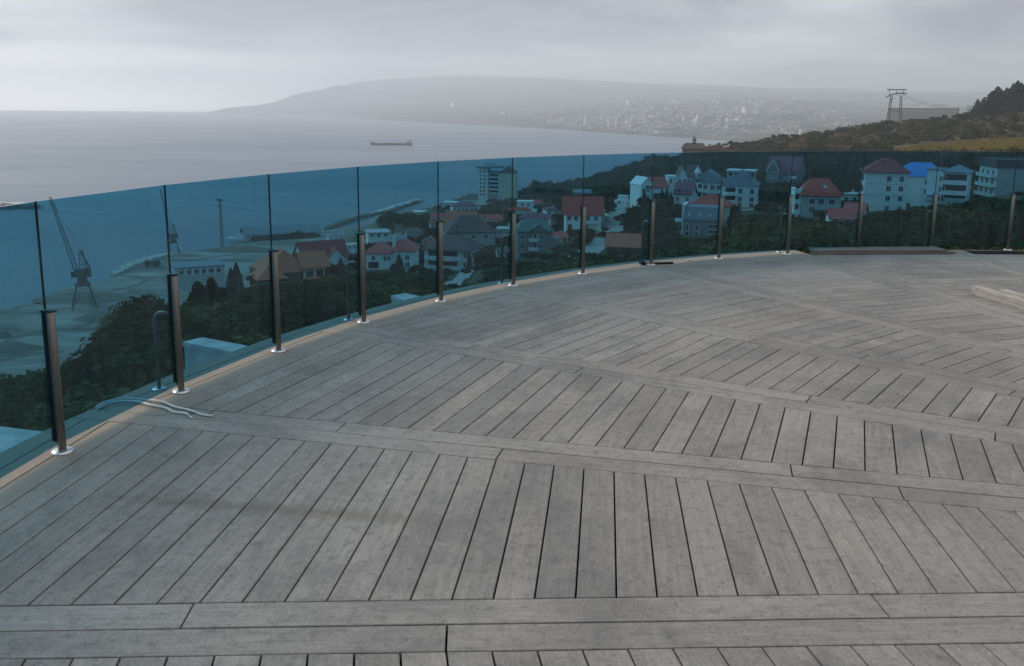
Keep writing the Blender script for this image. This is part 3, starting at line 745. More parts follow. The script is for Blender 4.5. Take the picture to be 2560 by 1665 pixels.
# black hammer-like tool with a pale cord behind the eighth post
tb0, tb1 = on_z(1492, 612.5, 0.012), on_z(1564, 611, 0.012)
t = thing('mallet', 'black rubber mallet lying on the deck behind a railing post', 'mallet', (tb0 + tb1) / 2 - Vector((0, 0, 0.012)))
lo = Vector(t.location); dv2 = (tb1 - tb0).normalized()
MB().tube([tb0 - lo + dv2 * 0.03, tb1 - lo], 0.0125, 10).build('handle', RUBBER, t, smooth=True)
sd = Vector((-dv2.y, dv2.x, 0))
MB().tube([tb0 - lo - sd * 0.05 + Vector((0, 0, 0.012)), tb0 - lo - sd * 0.045 + Vector((0, 0, 0.012)), tb0 - lo + sd * 0.045 + Vector((0, 0, 0.012)), tb0 - lo + sd * 0.05 + Vector((0, 0, 0.012))], [0.019, 0.024, 0.024, 0.019], 14).build('head', RUBBER, t, smooth=True)
cp = [on_z(x, y, 0.006) for x, y in ((1568, 611.5), (1580, 611), (1592, 608.5), (1600, 605), (1604, 602.5))]
cd = MB(); cd.tube([q - cp[0] for q in smooth_path(cp)], 0.0055, 6); o = cd.build('pale_cord', WHITE_CABLE, None, smooth=True, loc=cp[0])
tag(o, 'short pale cord lying on the deck beside the black mallet', 'cord')
# white shafts of the lower building that stand outside the railing
SHAFT = mat('white_plaster_shaft', (0.46, 0.46, 0.45), 0.85, 0.22, 2.2, 0.2)
for lab, quad in (('white flat-topped shaft just outside the glass at the left edge', [(-9.6, 14.2), (-9.3, 15.2), (-8.0, 14.85), (-8.3, 13.85)]),
                  ('white flat-topped shaft seen through the pane right of the second post', [(-7.93, 21.12), (-7.62, 21.56), (-6.35, 20.85), (-6.54, 20.33)]),
                  ('small white flat-topped shaft seen behind the pane left of the fifth post', [(-3.67, 26.9), (-3.29, 27.29), (-2.8, 26.83), (-3.12, 26.16)])):
    cx, cy = sum(q[0] for q in quad) / 4, sum(q[1] for q in quad) / 4; gz = ground_z(cx, cy) - 1
    t = thing('shaft', lab, 'shaft', (cx, cy, gz), 0, 'white shafts below the terrace')
    l_ = [((q[0] - cx), (q[1] - cy)) for q in quad][::-1]
    MB().prism(l_, 0, -4.12 - gz).build('shaft_wall', SHAFT, t)
    MB().prism([(a * 1.05, b * 1.07) for a, b in l_], -4.12 - gz, -4.0 - gz).build('coping', SHAFT, t)

# ================================================================== HOUSES
WHITE = mat('white_render', (0.78, 0.78, 0.76), 0.85, 0.06, 0.6)
CREAM = mat('cream_render', (0.66, 0.60, 0.47), 0.85, 0.08, 0.6)
GREYW = mat('grey_render', (0.42, 0.43, 0.43), 0.9, 0.1, 0.6)
STONE = mat('grey_stone_wall', (0.25, 0.25, 0.25), 0.9, 0.25, 1.5, 0.3)
BROWNW = mat('brown_wood_wall', (0.12, 0.075, 0.05), 0.85, 0.2, 1.0)
RED = mat('red_roof_tiles', (0.48, 0.07, 0.055), 0.75, 0.2, 1.2)
PINKR = mat('crimson_metal_roof', (0.50, 0.095, 0.085), 0.6, 0.12, 0.8)
MAROON = mat('maroon_roof', (0.30, 0.06, 0.055), 0.7, 0.15, 0.8)
TERRA = mat('terracotta_roof', (0.50, 0.14, 0.075), 0.8, 0.2, 1.2)
BROWNR = mat('brown_roof', (0.13, 0.085, 0.085), 0.8, 0.2, 1.0)
PURPLE = mat('purple_roof', (0.20, 0.07, 0.10), 0.7, 0.15, 0.8)
SLATE = mat('grey_blue_roof', (0.17, 0.22, 0.26), 0.7, 0.12, 0.8)
GREENR = mat('green_metal_roof', (0.07, 0.15, 0.14), 0.6, 0.15, 0.8)
BLUER = mat('bright_blue_metal_roof', (0.05, 0.22, 0.58), 0.55, 0.08, 0.8)
PANE_RECESS = mat('dark_pane_and_recess', (0.03, 0.035, 0.04), 0.15, 0.2, spec=0.6)  # window glass, and the dark wall panels painted as shaded recesses
FRAME = mat('white_window_frame', (0.7, 0.7, 0.68), 0.6, 0.05)
DKFRAME = mat('dark_window_frame', (0.08, 0.07, 0.06), 0.6, 0.1)
CONC = mat('pale_concrete', (0.48, 0.47, 0.44), 0.9, 0.15, 0.3, 0.1)
ASPH = mat('asphalt', (0.06, 0.06, 0.062), 0.9, 0.15, 0.5)
CHAL = mat('dark_shingle', (0.06, 0.048, 0.045), 0.9, 0.2, 1.0)
RECTS = [(1424, 1456, 466, 503, 350), (1418, 1446, 500, 547, 300), (1366, 1426, 548, 594, 248), (1046, 1112, 622, 668, 236)]                                        # where each house shows in the photo: trees in front keep clear of it
class House:
    def __init__(self, name, label, x0, x1, ybase, d, group=None, yaw=0.0, cat='house', ytop=None, keep=True):
        self.xc = (x0 + x1) / 2; self.d = d; self.s = metres(self.xc, ybase, d); self.yb = ybase
        p = at(self.xc, ybase, d); self.az = math.atan2(p.x, p.y)
        self.W = (x1 - x0) * self.s
        self.o = thing(name, label, cat, p, -self.az + math.radians(yaw), group); self.p = p
        if keep: RECTS.append((x0 - 3, x1 + 3, (ytop if ytop else ybase - 40), ybase, d))
    def h(self, y): return (self.yb - y) * self.s          # height of a photo row above the base
    def x(self, xp): return (xp - self.xc) * self.s
    def wall(self, x0, x1, y0, y1, z0, z1, m=WHITE, name='wall'):
        return MB().bb(x0, x1, y0, y1, z0, z1).build(name, m, self.o)
    def foot(self, x0, x1, y0, y1, m=WHITE, z1=0.02):       # plinth down into the slope
        return MB().bb(x0 + 0.05, x1 - 0.05, y0 + 0.05, y1 - 0.05, -7, z1).build('plinth', m, self.o)
    def win(self, x, y, z, w, h, side='f', fm=FRAME, name='window'):
        f = 0.14; mb = MB(); pm = MB()
        if side == 'f':
            mb.bb(x - w / 2 - f, x + w / 2 + f, y - 0.09, y + 0.02, z - f, z); mb.bb(x - w / 2 - f, x + w / 2 + f, y - 0.09, y + 0.02, z + h, z + h + f)
            mb.bb(x - w / 2 - f, x - w / 2, y - 0.088, y + 0.02, z, z + h); mb.bb(x + w / 2, x + w / 2 + f, y - 0.088, y + 0.02, z, z + h)
            if w > 0.9: mb.bb(x - 0.05, x + 0.05, y - 0.07, y + 0.02, z, z + h)
            pm.bb(x - w / 2, x + w / 2, y - 0.04, y + 0.03, z, z + h)
        else:
            sg = -1 if side == 'l' else 1; xa = y; a, b = sorted((xa + sg * 0.09, xa - sg * 0.02)); a2, b2 = sorted((xa + sg * 0.04, xa - sg * 0.03))
            mb.bb(a, b, x - w / 2 - f, x + w / 2 + f, z - f, z); mb.bb(a, b, x - w / 2 - f, x + w / 2 + f, z + h, z + h + f)
            mb.bb(a, b, x - w / 2 - f, x - w / 2, z, z + h); mb.bb(a, b, x + w / 2, x + w / 2 + f, z, z + h)
            pm.bb(a2, b2, x - w / 2, x + w / 2, z, z + h)
        o = mb.build(name, fm, self.o); pm.build('pane', PANE_RECESS, o); return o
    def wins(self, xs, y, zs, w=1.2, h=1.5, side='f', fm=FRAME):
        for z in zs:
            for x in xs: self.win(x, y, z, w, h, side, fm)
    def balcony(self, x0, x1, y, z, dep=1.4, m=WHITE, rail_h=0.9, curve=0.0):
        mb = MB()
        if curve:
            n = 10; out = []
            for i in range(n + 1):
                t = -1 + 2 * i / n; out.append(((x0 + x1) / 2 + t * (x1 - x0) / 2, y - dep - curve * (1 - t * t)))
            mb.prism([(x0, y)] + out + [(x1, y)], z - 0.2, z)
            inn = [(a * 0.985 + (x0 + x1) / 2 * 0.015, b + 0.15) for a, b in out]
            o = mb.build('balcony', m, self.o); rb_ = MB(); rb_.prism(out + inn[::-1], z, z + rail_h); rb_.build('parapet', m, o)
        else:
            mb.bb(x0, x1, y - dep, y, z - 0.2, z); o = mb.build('balcony', m, self.o)
            r = MB(); r.bb(x0, x1, y - dep, y - dep + 0.12, z, z + rail_h); r.bb(x0, x0 + 0.12, y - dep + 0.125, y, z, z + rail_h); r.bb(x1 - 0.12, x1, y - dep + 0.125, y, z, z + rail_h); r.build('parapet', m, o)
        return o
    def void(self, x0, x1, y, z0, z1): return MB().bb(x0, x1, y - 0.02, y + 0.3, z0, z1).build('loggia_shade_panel', PANE_RECESS, self.o)  # dark panel set on the wall, its colour standing in for recess shade
    def column(self, x, y, z0, z1, r=0.18, m=WHITE): return MB().cone((x, y, z0), r, r, z1 - z0, 10).build('column', m, self.o)
    def hip(self, x0, x1, y0, y1, z, h, m, ov=0.6, k=None): return MB().hip(x0, x1, y0, y1, z + 0.01, h, ov, k).build('roof', m, self.o)
    def gable(self, x0, x1, y0, y1, z, h, m, axis='x', ov=0.5, wm=WHITE):
        o = MB().gable(x0, x1, y0, y1, z, h, axis, ov).build('roof', m, self.o)
        e = MB(); a = 0.04
        if axis == 'x':
            cy = (y0 + y1) / 2
            for x_ in (x0 + a, x1 - 0.3 - a): e.add([(x_, y0 + a, z), (x_ + 0.3, y0 + a, z), (x_ + 0.3, y1 - a, z), (x_, y1 - a, z), (x_, cy, z + h - 0.05), (x_ + 0.3, cy, z + h - 0.05)], [(3, 2, 1, 0), (0, 1, 5, 4), (2, 3, 4, 5), (0, 4, 3), (1, 2, 5)])
            e.bb(x0 + 0.4, x1 - 0.4, cy - (y1 - y0) * 0.25, cy + (y1 - y0) * 0.25, z, z + h * 0.45)
        else:
            cx = (x0 + x1) / 2
            for y_ in (y0 + a, y1 - 0.3 - a): e.add([(x0 + a, y_, z), (x1 - a, y_, z), (x1 - a, y_ + 0.3, z), (x0 + a, y_ + 0.3, z), (cx, y_, z + h - 0.05), (cx, y_ + 0.3, z + h - 0.05)], [(3, 2, 1, 0), (0, 1, 4), (2, 3, 5), (1, 2, 5, 4), (3, 0, 4, 5)])
            e.bb(cx - (x1 - x0) * 0.25, cx + (x1 - x0) * 0.25, y0 + 0.4, y1 - 0.4, z, z + h * 0.45)
        e.build('gable_wall', wm, self.o); return o
    def flat(self, x0, x1, y0, y1, z, m=CONC, ov=0.25, th=0.35): return MB().bb(x0 - ov, x1 + ov, y0 - ov, y1 + ov, z + 0.005, z + th).build('roof', m, self.o)
    def chimney(self, x, y, z, h, m=WHITE, w=0.7):
        o = MB().bb(x - w / 2, x + w / 2, y - w / 2, y + w / 2, z, z + h).build('chimney', m, self.o); MB().bb(x - w / 2 - 0.1, x + w / 2 + 0.1, y - w / 2 - 0.1, y + w / 2 + 0.1, z + h, z + h + 0.15).build('chimney_cap', CONC, o); return o
    def dormer(self, x, y, z, w, h, dep, rm, wm=WHITE):
        o = MB().bb(x - w / 2, x + w / 2, y, y + dep, z, z + h).build('dormer', wm, self.o)
        MB().gable(x - w / 2, x + w / 2, y, y + dep, z + h, w * 0.45, 'y', 0.2, 0.12).build('dormer_roof', rm, o)
        MB().bb(x - w * 0.28, x + w * 0.28, y - 0.05, y + 0.05, z + h * 0.2, z + h * 0.85).build('pane', PANE_RECESS, o); return o

def houses():
    # --- four-storey white house with maroon hipped roof
    H = House('white_house', 'tall white four-storey house with maroon hipped roof and paired dark windows', 2003, 2104, 498, 270, yaw=7, ytop=388)
    W, dp = H.W * 0.93, 9; e = H.h(402); H.wall(-W / 2, W / 2, 0, dp, 0, e); H.foot(-W / 2, W / 2, 0, dp)
    H.hip(-W / 2, W / 2, 0, dp, e, H.h(388) - e + 2.2, MAROON, 0.7, 0.18)
    xs = [H.x(2053), H.x(2073)]
    for i, z in enumerate([e - 2.3 - k * (e - 2.6) / 3.3 for k in range(4)]):
        for xx in (H.x(2059), H.x(2086)): H.win(xx, 0, z, 1.05, 1.3, fm=FRAME)
    H.wins([2.5, 5.5, 8.5], -W / 2, [e - 2.4, e - 5.4, e - 8.4], 1.2, 1.5, 'l', DKFRAME); H.chimney(H.x(2048), dp * 0.35, e + 0.8, 2.6, MAROON, 0.6)
    for k in range(1, 4): MB().bb(-W / 2 - 0.03, W / 2 + 0.03, -0.05, -0.002, e - k * 3.15 - 0.06, e - k * 3.15 + 0.06).build('string_course', GREYW, H.o)
    # --- white house with blue roof
    H = House('blue_roofed_house', 'white house with bright blue hipped metal roof beside the tall white one', 2086, 2194, 462, 304, yaw=8, ytop=384)
    W, dp = H.W, 12; e = H.h(411); H.wall(-W / 2, W / 2, 0, dp, 0, e); H.foot(-W / 2, W / 2, 0, dp)
    H.hip(-W / 2, W / 2, 0, dp, e, H.h(386) - e + 0.8, BLUER, 0.8, 0.35); H.dormer(H.x(2160), 1.5, e + 0.8, 1.8, 1.2, 3, BLUER)
    H.wins([H.x(2150), H.x(2166)], 0, [e - 2.3, e - 5.2], 1.1, 1.4); H.balcony(H.x(2140), H.x(2172), 0, e - 3.2, 1.2)
    r = MB().bb(H.x(2100), H.x(2150), -6, 0, -2.6, -2.3); r.build('terrace_roof', CONC, H.o)
    for xx in (H.x(2102), H.x(2126), H.x(2148)): H.column(xx, -5.7, -6.5, -2.6, 0.22)
    # --- flat modern block
    H = House('modern_white_block', 'flat-roofed white block with stacked balconies right of the blue roof', 2152, 2240, 468, 292, yaw=-6, ytop=396)
    W, dp = H.W, 10; e = H.h(402); xm = H.x(2184)
    H.wall(-W / 2, xm, 1.2, dp, 0, e + 0.6); H.wall(xm, W / 2, 2.0, dp, 0, e); H.foot(-W / 2, W / 2, 2.0, dp)
    H.flat(-W / 2, xm, 1.2, dp, e + 0.6, SLATE); H.hip(xm, W / 2, 2.0, dp, e, 2.2, SLATE, 0.7, 0.3)
    fl = [e - 3.2, e - 6.2, e - 8.9]
    for i, z in enumerate(fl): 
        if z > 0.2: H.balcony(xm + 0.2, W / 2, 2.0, z, 1.8)
        H.void(xm + 0.5, W / 2 - 0.5, 1.96, max(z, 0) + 1.0, z + 2.7)
    for xx in (xm + 0.25, W / 2 - 0.2): H.column(xx, 0.45, -1, e, 0.16)
    H.wins([(-W / 2 + xm) / 2 + 2.2], 1.2, [e - 2.6, e - 5.6, e - 8.4], 1.4, 1.5); MB().bb(xm - 3.4, xm - 0.5, 0.2, 1.2, e - 7.0, e - 6.7).build('canopy', BLUER, H.o)
    # --- grey apartment block at the right edge
    H = House('grey_apartment_block', 'grey apartment block with rows of balconies at the right edge', 2314, 2400, 462, 310, yaw=22, ytop=365, cat='building')
    W, dp = H.W, 14; e = H.h(391); H.wall(-W / 2, W / 2, 0, dp, 0, e, GREYW); H.foot(-W / 2, W / 2, 0, dp, GREYW); H.flat(-W / 2, W / 2, 0, dp, e, ASPH, 0.5, 2.4)
    for k in range(4):
        z = e - 2.9 - k * 2.9
        for yy in (3, 7, 11): H.win(yy, -W / 2, z + 0.6, 1.5, 1.4, 'l', FRAME)
        o = MB().bb(-W / 2 - 1.3, -W / 2, 0.6, dp - 0.6, z - 0.15, z).build('balcony', WHITE, H.o); MB().bb(-W / 2 - 1.3, -W / 2 - 1.18, 0.6, dp - 0.6, z, z + 0.9).build('parapet', GREYW, o)
    # --- red hipped house
    H = House('red_roofed_house', 'two-storey grey house with orange-red hipped roof and a roof window', 1862, 1950, 500, 268, yaw=10, ytop=422)
    W, dp = H.W, 10; e = H.h(456); H.wall(-W / 2, W / 2, 0, dp, 0, e, GREYW); H.foot(-W / 2, W / 2, 0, dp, GREYW)
    H.hip(-W / 2, W / 2, 0, dp, e, H.h(427) - e + 1.2, RED, 0.6, 0.42); H.wins([H.x(1886), H.x(1906), H.x(1930)], 0, [e - 2.3], 1.4, 1.5); H.wins([H.x(1886), H.x(1930)], 0, [0.7], 1.4, 1.6)
    MB().bb(H.x(1912), H.x(1919), 1.8, 3.2, e + 1.5, e + 2.9).build('roof_window', FRAME, H.o)
    xa = H.x(1846); H.wall(xa, -W / 2, 1.5, 7, 0, e + 1.6); H.flat(xa, -W / 2, 1.5, 7, e + 1.6, FRAME, 0.2, 0.25)
    for k in range(3): H.balcony(xa, -W / 2 - 0.1, 1.5, 0.3 + k * 2.9, 1.3); H.void(xa + 0.4, -W / 2 - 0.5, 1.48, 1.3 + k * 2.9, 2.8 + k * 2.9)
    for xx in (xa + 0.15, -W / 2 - 0.3): H.column(xx, 0.35, 0, e + 1.6, 0.14)
    # --- small crimson roofs
    H = House('small_crimson_roofed_house', 'low white house with crimson roof below the tall white house', 1962, 2004, 508, 258, yaw=-8, ytop=484)
    W = H.W; H.wall(-W / 2, W / 2, 0, 7, 0, H.h(494)); H.foot(-W / 2, W / 2, 0, 7); H.gable(-W / 2, W / 2, 0, 7, H.h(494), 2.2, PINKR); H.wins([-1.5, 1.4], 0, [0.8], 1.0, 1.2)
    H = House('crimson_roofed_cottage', 'lowest white cottage with crimson roof among the bushes', 1930, 1982, 521, 247, yaw=12, ytop=496)
    W = H.W; H.wall(-W / 2, W / 2, 0, 6, 0, H.h(508)); H.foot(-W / 2, W / 2, 0, 6); H.gable(-W / 2, W / 2, 0, 6, H.h(508), 2.1, PINKR); H.wins([-1.6, 1.6], 0, [0.5], 1.0, 1.1)
    # --- dark stone house with steep purple roof
    H = House('purple_roofed_house', 'dark stone house with steep purple roof and white-edged front gable', 1778, 1852, 432, 390, yaw=-18, ytop=364)
    W, dp = H.W, 11; e = H.h(396); H.wall(-W / 2, W / 2, 0, dp, 0, e, STONE); H.foot(-W / 2, W / 2, 0, dp, STONE); H.gable(-W / 2, W / 2, 0, dp, e, H.h(366) - e, PURPLE, 'x', 0.5, STONE)
    g0, g1 = H.x(1786), H.x(1812); H.wall(g0, g1, -1.8, 2, 0, e, STONE); H.gable(g0, g1, -1.8, 5, e, 4.0, PURPLE, 'y', 0.4, STONE)
    bg = MB(); cx = (g0 + g1) / 2; hw = (g1 - g0) / 2 + 0.5
    for sg in (-1, 1): bg.bar((cx + sg * hw, -2.36, e - 0.6), (cx, -2.36, e + 4.1), 0.25)
    bg.build('barge_board', FRAME, H.o)
    H.wins([H.x(1793), H.x(1805)], -1.8, [e - 2.2, e - 5.0], 1.0, 1.5); H.wins([H.x(1826), H.x(1842)], 0, [e - 2.4, 0.9], 1.6, 1.4); H.balcony(H.x(1836), H.x(1850), 0, e - 3, 1.2)
    # --- white hotel with grey-blue roofs
    H = House('white_hotel', 'long white hotel with grey-blue hipped roofs and curved balconies', 1600, 1754, 478, 335, yaw=-6, ytop=398, cat='hotel')
    W, dp = H.W, 13; xm = H.x(1678); e1, e2 = H.h(427), H.h(429)
    H.wall(-W / 2, xm, 0, dp, 0, e1); H.wall(xm, W / 2, -2.5, dp, -1, e2 - 0.3); H.foot(-W / 2, W / 2, 0, dp)
    H.hip(-W / 2, xm, 0, dp, e1, H.h(402) - e1 + 0.6, SLATE, 0.5, 0.86); H.hip(xm, W / 2, -2.5, dp, e2 - 0.3, H.h(399) - e2 + 0.9, SLATE, 0.5, 0.74)
    H.gable(H.x(1612), H.x(1628), -1.0, 5, e1, 3.2, SLATE, 'y', 0.3); H.wall(H.x(1612), H.x(1628), -1.0, 0, 0, e1, name='bay')
    H.win(H.x(1620), -1.0, e1 + 0.2, 1.5, 1.3)
    for z in (e1 - 2.9, e1 - 5.9):
        H.wins([H.x(1638), H.x(1654), H.x(1668)], 0, [z + 0.7], 1.4, 1.5); H.balcony(H.x(1606), H.x(1648), -1.0, z, 1.4); H.void(H.x(1607), H.x(1616), -1.03, z + 0.95, z + 2.5); H.void(H.x(1622), H.x(1632), -1.03, z + 0.95, z + 2.5)
    for xx in (1607, 1618.5, 1633, 1647): H.column(H.x(xx), -2.2, 0, e1, 0.2)
    for z in (e2 - 3.3, e2 - 6.2):
        H.balcony(xm + 0.6, H.x(1712), -2.5, z, 0.8, curve=1.6); H.void(xm + 1.2, H.x(1708), -2.53, z + 0.95, z + 2.5); H.wins([H.x(1719), H.x(1745)], -2.5, [z + 0.6], 1.3, 1.6)
    H.wins([H.x(1719), H.x(1745)], -2.5, [0.1], 1.2, 1.5); H.dormer(H.x(1735), -1.6, e2 + 0.6, 2.2, 1.6, 3, SLATE); H.dormer(H.x(1660), 1.5, e1 + 0.8, 1.8, 1.4, 3, SLATE)
    o = MB().bb(xm + 0.3, H.x(1744), 8, 15, e2, e2 + 4.4).build('roof_storey', GREYW, H.o); MB().bb(xm, H.x(1746), 7.5, 15.5, e2 + 4.4, e2 + 4.9).build('roof_slab', FRAME, o)
    for i in range(5): MB().bb(xm + 1 + i * 2, xm + 2.2 + i * 2, 7.9, 8.05, e2 + 2.6, e2 + 4.0).build('pane', PANE_RECESS, o)
    # --- white gabled house above
    H = House('white_gabled_house', 'white house with tall gables above the long white hotel', 1552, 1626, 447, 372, yaw=8, ytop=386)
    W, dp = H.W, 10; e = H.h(412); H.wall(-W / 2, W / 2, 0, dp, 0, e); H.foot(-W / 2, W / 2, 0, dp); xa, xb = H.x(1574), H.x(1596)
    H.flat(-W / 2, xa - 0.3, 0, dp, e, FRAME, 0.2, 0.25); H.gable(xa, xb, -0.4, dp, e, H.h(389) - e, BROWNR, 'y', 0.3); H.wall(xa, xb, -0.4, 0, 0, e, name='gable_front'); H.gable(xb + 0.4, W / 2, 0, dp, e, 4.6, BROWNR, 'x', 0.3)
    for xx in (1603, 1612): H.dormer(H.x(xx), 0.6, e + 0.6, 1.3, 1.1, 2.5, BROWNR)
    o = MB().bb(W / 2 - 2.2, W / 2, -0.3, 2.4, e, e + 1.8).build('turret', WHITE, H.o); MB().cone((W / 2 - 1.1, 1.0, e + 1.8), 1.6, 0.05, 2.6, 8).build('turret_roof', WHITE, o)
    H.wins([H.x(1558), H.x(1600), H.x(1616)], 0, [e - 2.4], 1.0, 1.5); H.wins([H.x(1579), H.x(1590)], -0.4, [e - 2.4], 1.0, 1.5)
    # --- small house left of the hotel with purple roof and dormer
    H = House('small_gabled_house', 'small white house with dull violet roof against the left end of the hotel', 1566, 1606, 474, 318, yaw=-12, ytop=424)
    W = H.W; e = H.h(450); H.wall(-W / 2, W / 2, 0, 8, 0, e); H.foot(-W / 2, W / 2, 0, 8); H.gable(-W / 2, W / 2, 0, 8, e, 3.4, PURPLE); H.dormer(-1.4, 0.3, e - 0.9, 1.8, 1.5, 3, PURPLE); H.wins([-1.8, 1.6], 0, [0.8], 1.1, 1.4)
    # --- white house with crimson roof
    H = House('pink_roofed_house', 'white gabled house with pink-red roof and cypresses in front', 1483, 1562, 466, 345, yaw=28, ytop=408)
    W, dp = H.W * 0.95, 9; e = H.h(434); xa = H.x(1516)
    H.wall(-W / 2, xa, 0, dp, 0, e + 0.8); H.foot(-W / 2, W / 2, 1, dp); H.gable(-W / 2, xa, 0, dp, e + 0.8, 2.6, FRAME, 'y', 0.3)
    H.wall(xa, W / 2, 1.0, dp, 0, e - 0.3); H.gable(xa + 0.2, W / 2, 1.0, dp, e - 0.3, 3.4, PINKR, 'x', 0.4)
    H.win((-W / 2 + xa) / 2 + 0.6, 0, e - 0.9, 2.4, 1.3); H.wins([-W / 2 + 1.2, -W / 2 + 3.0], 0, [0.8, 3.4], 0.9, 1.2)
    MB().bb(xa + 0.8, W / 2 - 0.8, 0.95, 1.1, 0.3, 2.6).build('garage_shade_panel', PANE_RECESS, H.o)  # shade inside the garage, given as a dark panel on the wall
    # --- front stone house with grey mansard and red roof behind
    H = House('grey_mansard_house', 'stone house with big grey mansard roof and shell-shaped white balconies', 1580, 1666, 552, 262, yaw=-6, ytop=468)
    W, dp = H.W, 10; e = H.h(511); xl = H.x(1587)
    H.wall(xl, W / 2, 0, dp, 0, e, STONE); H.foot(xl, W / 2, 0, dp, STONE); z1 = H.h(482)
    mb = MB(); mb.add([(xl - 0.3, -0.4, e), (W / 2 + 0.3, -0.4, e), (W / 2 + 0.3, dp + 0.4, e), (xl - 0.3, dp + 0.4, e), (xl + 0.1, 1.3, z1), (W / 2 - 0.1, 1.3, z1), (W / 2 - 0.1, dp - 1, z1), (xl + 0.1, dp - 1, z1)], [(3, 2, 1, 0), (4, 5, 6, 7), (0, 1, 5, 4), (1, 2, 6, 5), (2, 3, 7, 6), (3, 0, 4, 7)]); mb.build('roof', SLATE, H.o)
    MB().bb(xl - 0.6, xl + 0.1, 0.5, dp, 0.5, z1 + 0.6).build('fire_wall', WHITE, H.o)
    for xx in (1600, 1624, 1646): MB().bb(H.x(xx) - 0.4, H.x(xx) + 0.4, 0.05, 0.7, e + 0.7, e + 1.8).build('skylight', FRAME, H.o)
    H.wins([H.x(1596), H.x(1618)], 0, [e - 3.1], 0.8, 1.7); H.wins([H.x(1656)], 0, [e - 2.0, e - 3.6, e - 5.0], 2.6, 0.8); H.wins([H.x(1596), H.x(1618)], 0, [0.2], 0.8, 1.4)
    for z in (1.5, 4.3): H.balcony(xl - 2.6, xl - 0.4, 3.2, z, 1.2, curve=0.8)
    H.hip(H.x(1590), W / 2 + 2.0, dp + 1, dp + 10, z1 - 0.6, 3.2, RED, 0.5); H.wall(H.x(1592), W / 2 + 1.8, dp + 1.2, dp + 9.8, 1, z1 - 0.6, CREAM)
    # --- low brown house with orange roof near the rail
    H = House('orange_roofed_cabin', 'low brown cabin with dull orange roof among dark trees', 1407, 1487, 600, 215, yaw=-4, ytop=545)
    W, dp = H.W, 8; e = H.h(574); H.wall(-W / 2 + 0.4, W / 2 - 0.4, 0, dp, 0, e, BROWNW); H.foot(-W / 2 + 0.4, W / 2 - 0.4, 0, dp, BROWNW); H.gable(-W / 2, W / 2, 0, dp, e, H.h(549) - e, TERRA, 'x', 0.3, BROWNW); H.wins([-2, 1.5], 0, [0.7], 1.0, 1.1, 'f', DKFRAME)
    # --- red roof cream house
    H = House('cream_house', 'cream house with bright red gabled roof and a balcony by the pale road', 1310, 1400, 546, 312, yaw=4, ytop=456)
    W, dp = H.W * 0.92, 10; e = H.h(497); H.wall(-W / 2, W / 2, 0, dp, 0, e, WHITE); H.foot(-W / 2, W / 2, 0, dp, CREAM); H.gable(-W / 2 - 0.6, W / 2 + 0.6, 0, dp, e, H.h(461) - e, RED, 'x', 0.5)
    H.wins([H.x(1322), H.x(1338), H.x(1366), H.x(1384)], 0, [e - 2.3], 1.2, 1.5); H.wins([H.x(1324), H.x(1360)], 0, [e - 5.2], 1.4, 1.5); H.balcony(H.x(1356), H.x(1392), 0, e - 3.1, 1.6)
    MB().bb(H.x(1316), H.x(1402), -3, -0.1, -1.0, 1.9).build('garden_wall', CREAM, H.o)
    # --- green roof stone house
    H = House('green_roofed_stone_house', 'grey stone three-storey house with dark green gabled roof and white balconies', 1202, 1284, 606, 283, yaw=6, ytop=508)
    W, dp = H.W, 10; e = H.h(538); H.wall(-W / 2, W / 2, 0, dp, 0, e, STONE); H.foot(-W / 2, W / 2, 0, dp, STONE); H.hip(-W / 2, W / 2, 0, dp, e, 3.6, GREENR, 0.6, 0.5); H.gable(H.x(1226), H.x(1272), -0.6, 4, e, 2.2, GREENR, 'y', 0.5, STONE)
    for z in (e - 2.7, e - 5.6, e - 8.4): H.wins([H.x(1213), H.x(1258)], 0, [z + 0.3], 1.2, 1.5); H.win(H.x(1243), 0, z, 0.9, 2.0, name='balcony_door')
    for z in (e - 2.9, e - 5.8): H.balcony(H.x(1228), H.x(1250), 0, z, 1.2)
    MB().bb(W / 2, W / 2 + 2.5, 3, 7, 0, e - 2.5).build('stair_tower', GREYW, H.o); H.chimney(W / 2 - 0.8, 3, e + 0.2, 3.2)
    # --- white small house with red canopy
    H = House('small_white_house', 'small flat white house with curved red awning roof above the stone house', 1196, 1246, 503, 500, yaw=-5, ytop=462)
    W, dp = H.W, 9; e = H.h(470); H.wall(-W / 2 + 1, W / 2 - 2.4, 2, dp, 0, e); H.foot(-W / 2, W / 2, 0, dp); H.flat(-W / 2 + 1, W / 2 - 2.4, 2, dp, e, FRAME); H.wall(-W / 2, W / 2, 0, dp, 0, 3.4, name='lower_storey'); H.hip(-W / 2 - 4, W / 2 - 3, -0.5, 3.5, 3.4, 1.6, RED, 0.3); H.wins([-2, 1.5], 2, [e - 2.2], 1.4, 1.2)
    # --- white house with rounded balconies
    H = House('round_balcony_house', 'big white house with grey-brown roof and rounded wraparound balconies', 984, 1096, 640, 282, yaw=-16, ytop=536)
    W, dp = H.W, 13; e = H.h(580); H.wall(-W / 2, W / 2, 0, dp, 0, e); H.foot(-W / 2, W / 2, 0, dp); H.hip(-W / 2, W / 2, -1, dp, e, H.h(553) - e + 0.4, BROWNR, 0.8, 0.3)
    for z in (e - 3.0, e - 6.0):
        H.balcony(-W / 2 + 0.3, W / 2 - 3, 0, z, 1.0, curve=1.8); H.void(-W / 2 + 1.4, W / 2 - 4.4, -0.03, z + 0.95, z + 2.5)
    H.wins([W / 2 - 2, W / 2 - 0.9], 0, [e - 2.3, e - 5.3], 0.7, 1.4); MB().hip(-W / 2 - 0.5, -W / 2 + 6, 4, 12, e + 0.8, 2.6, 0.4).build('roof', RED, H.o)
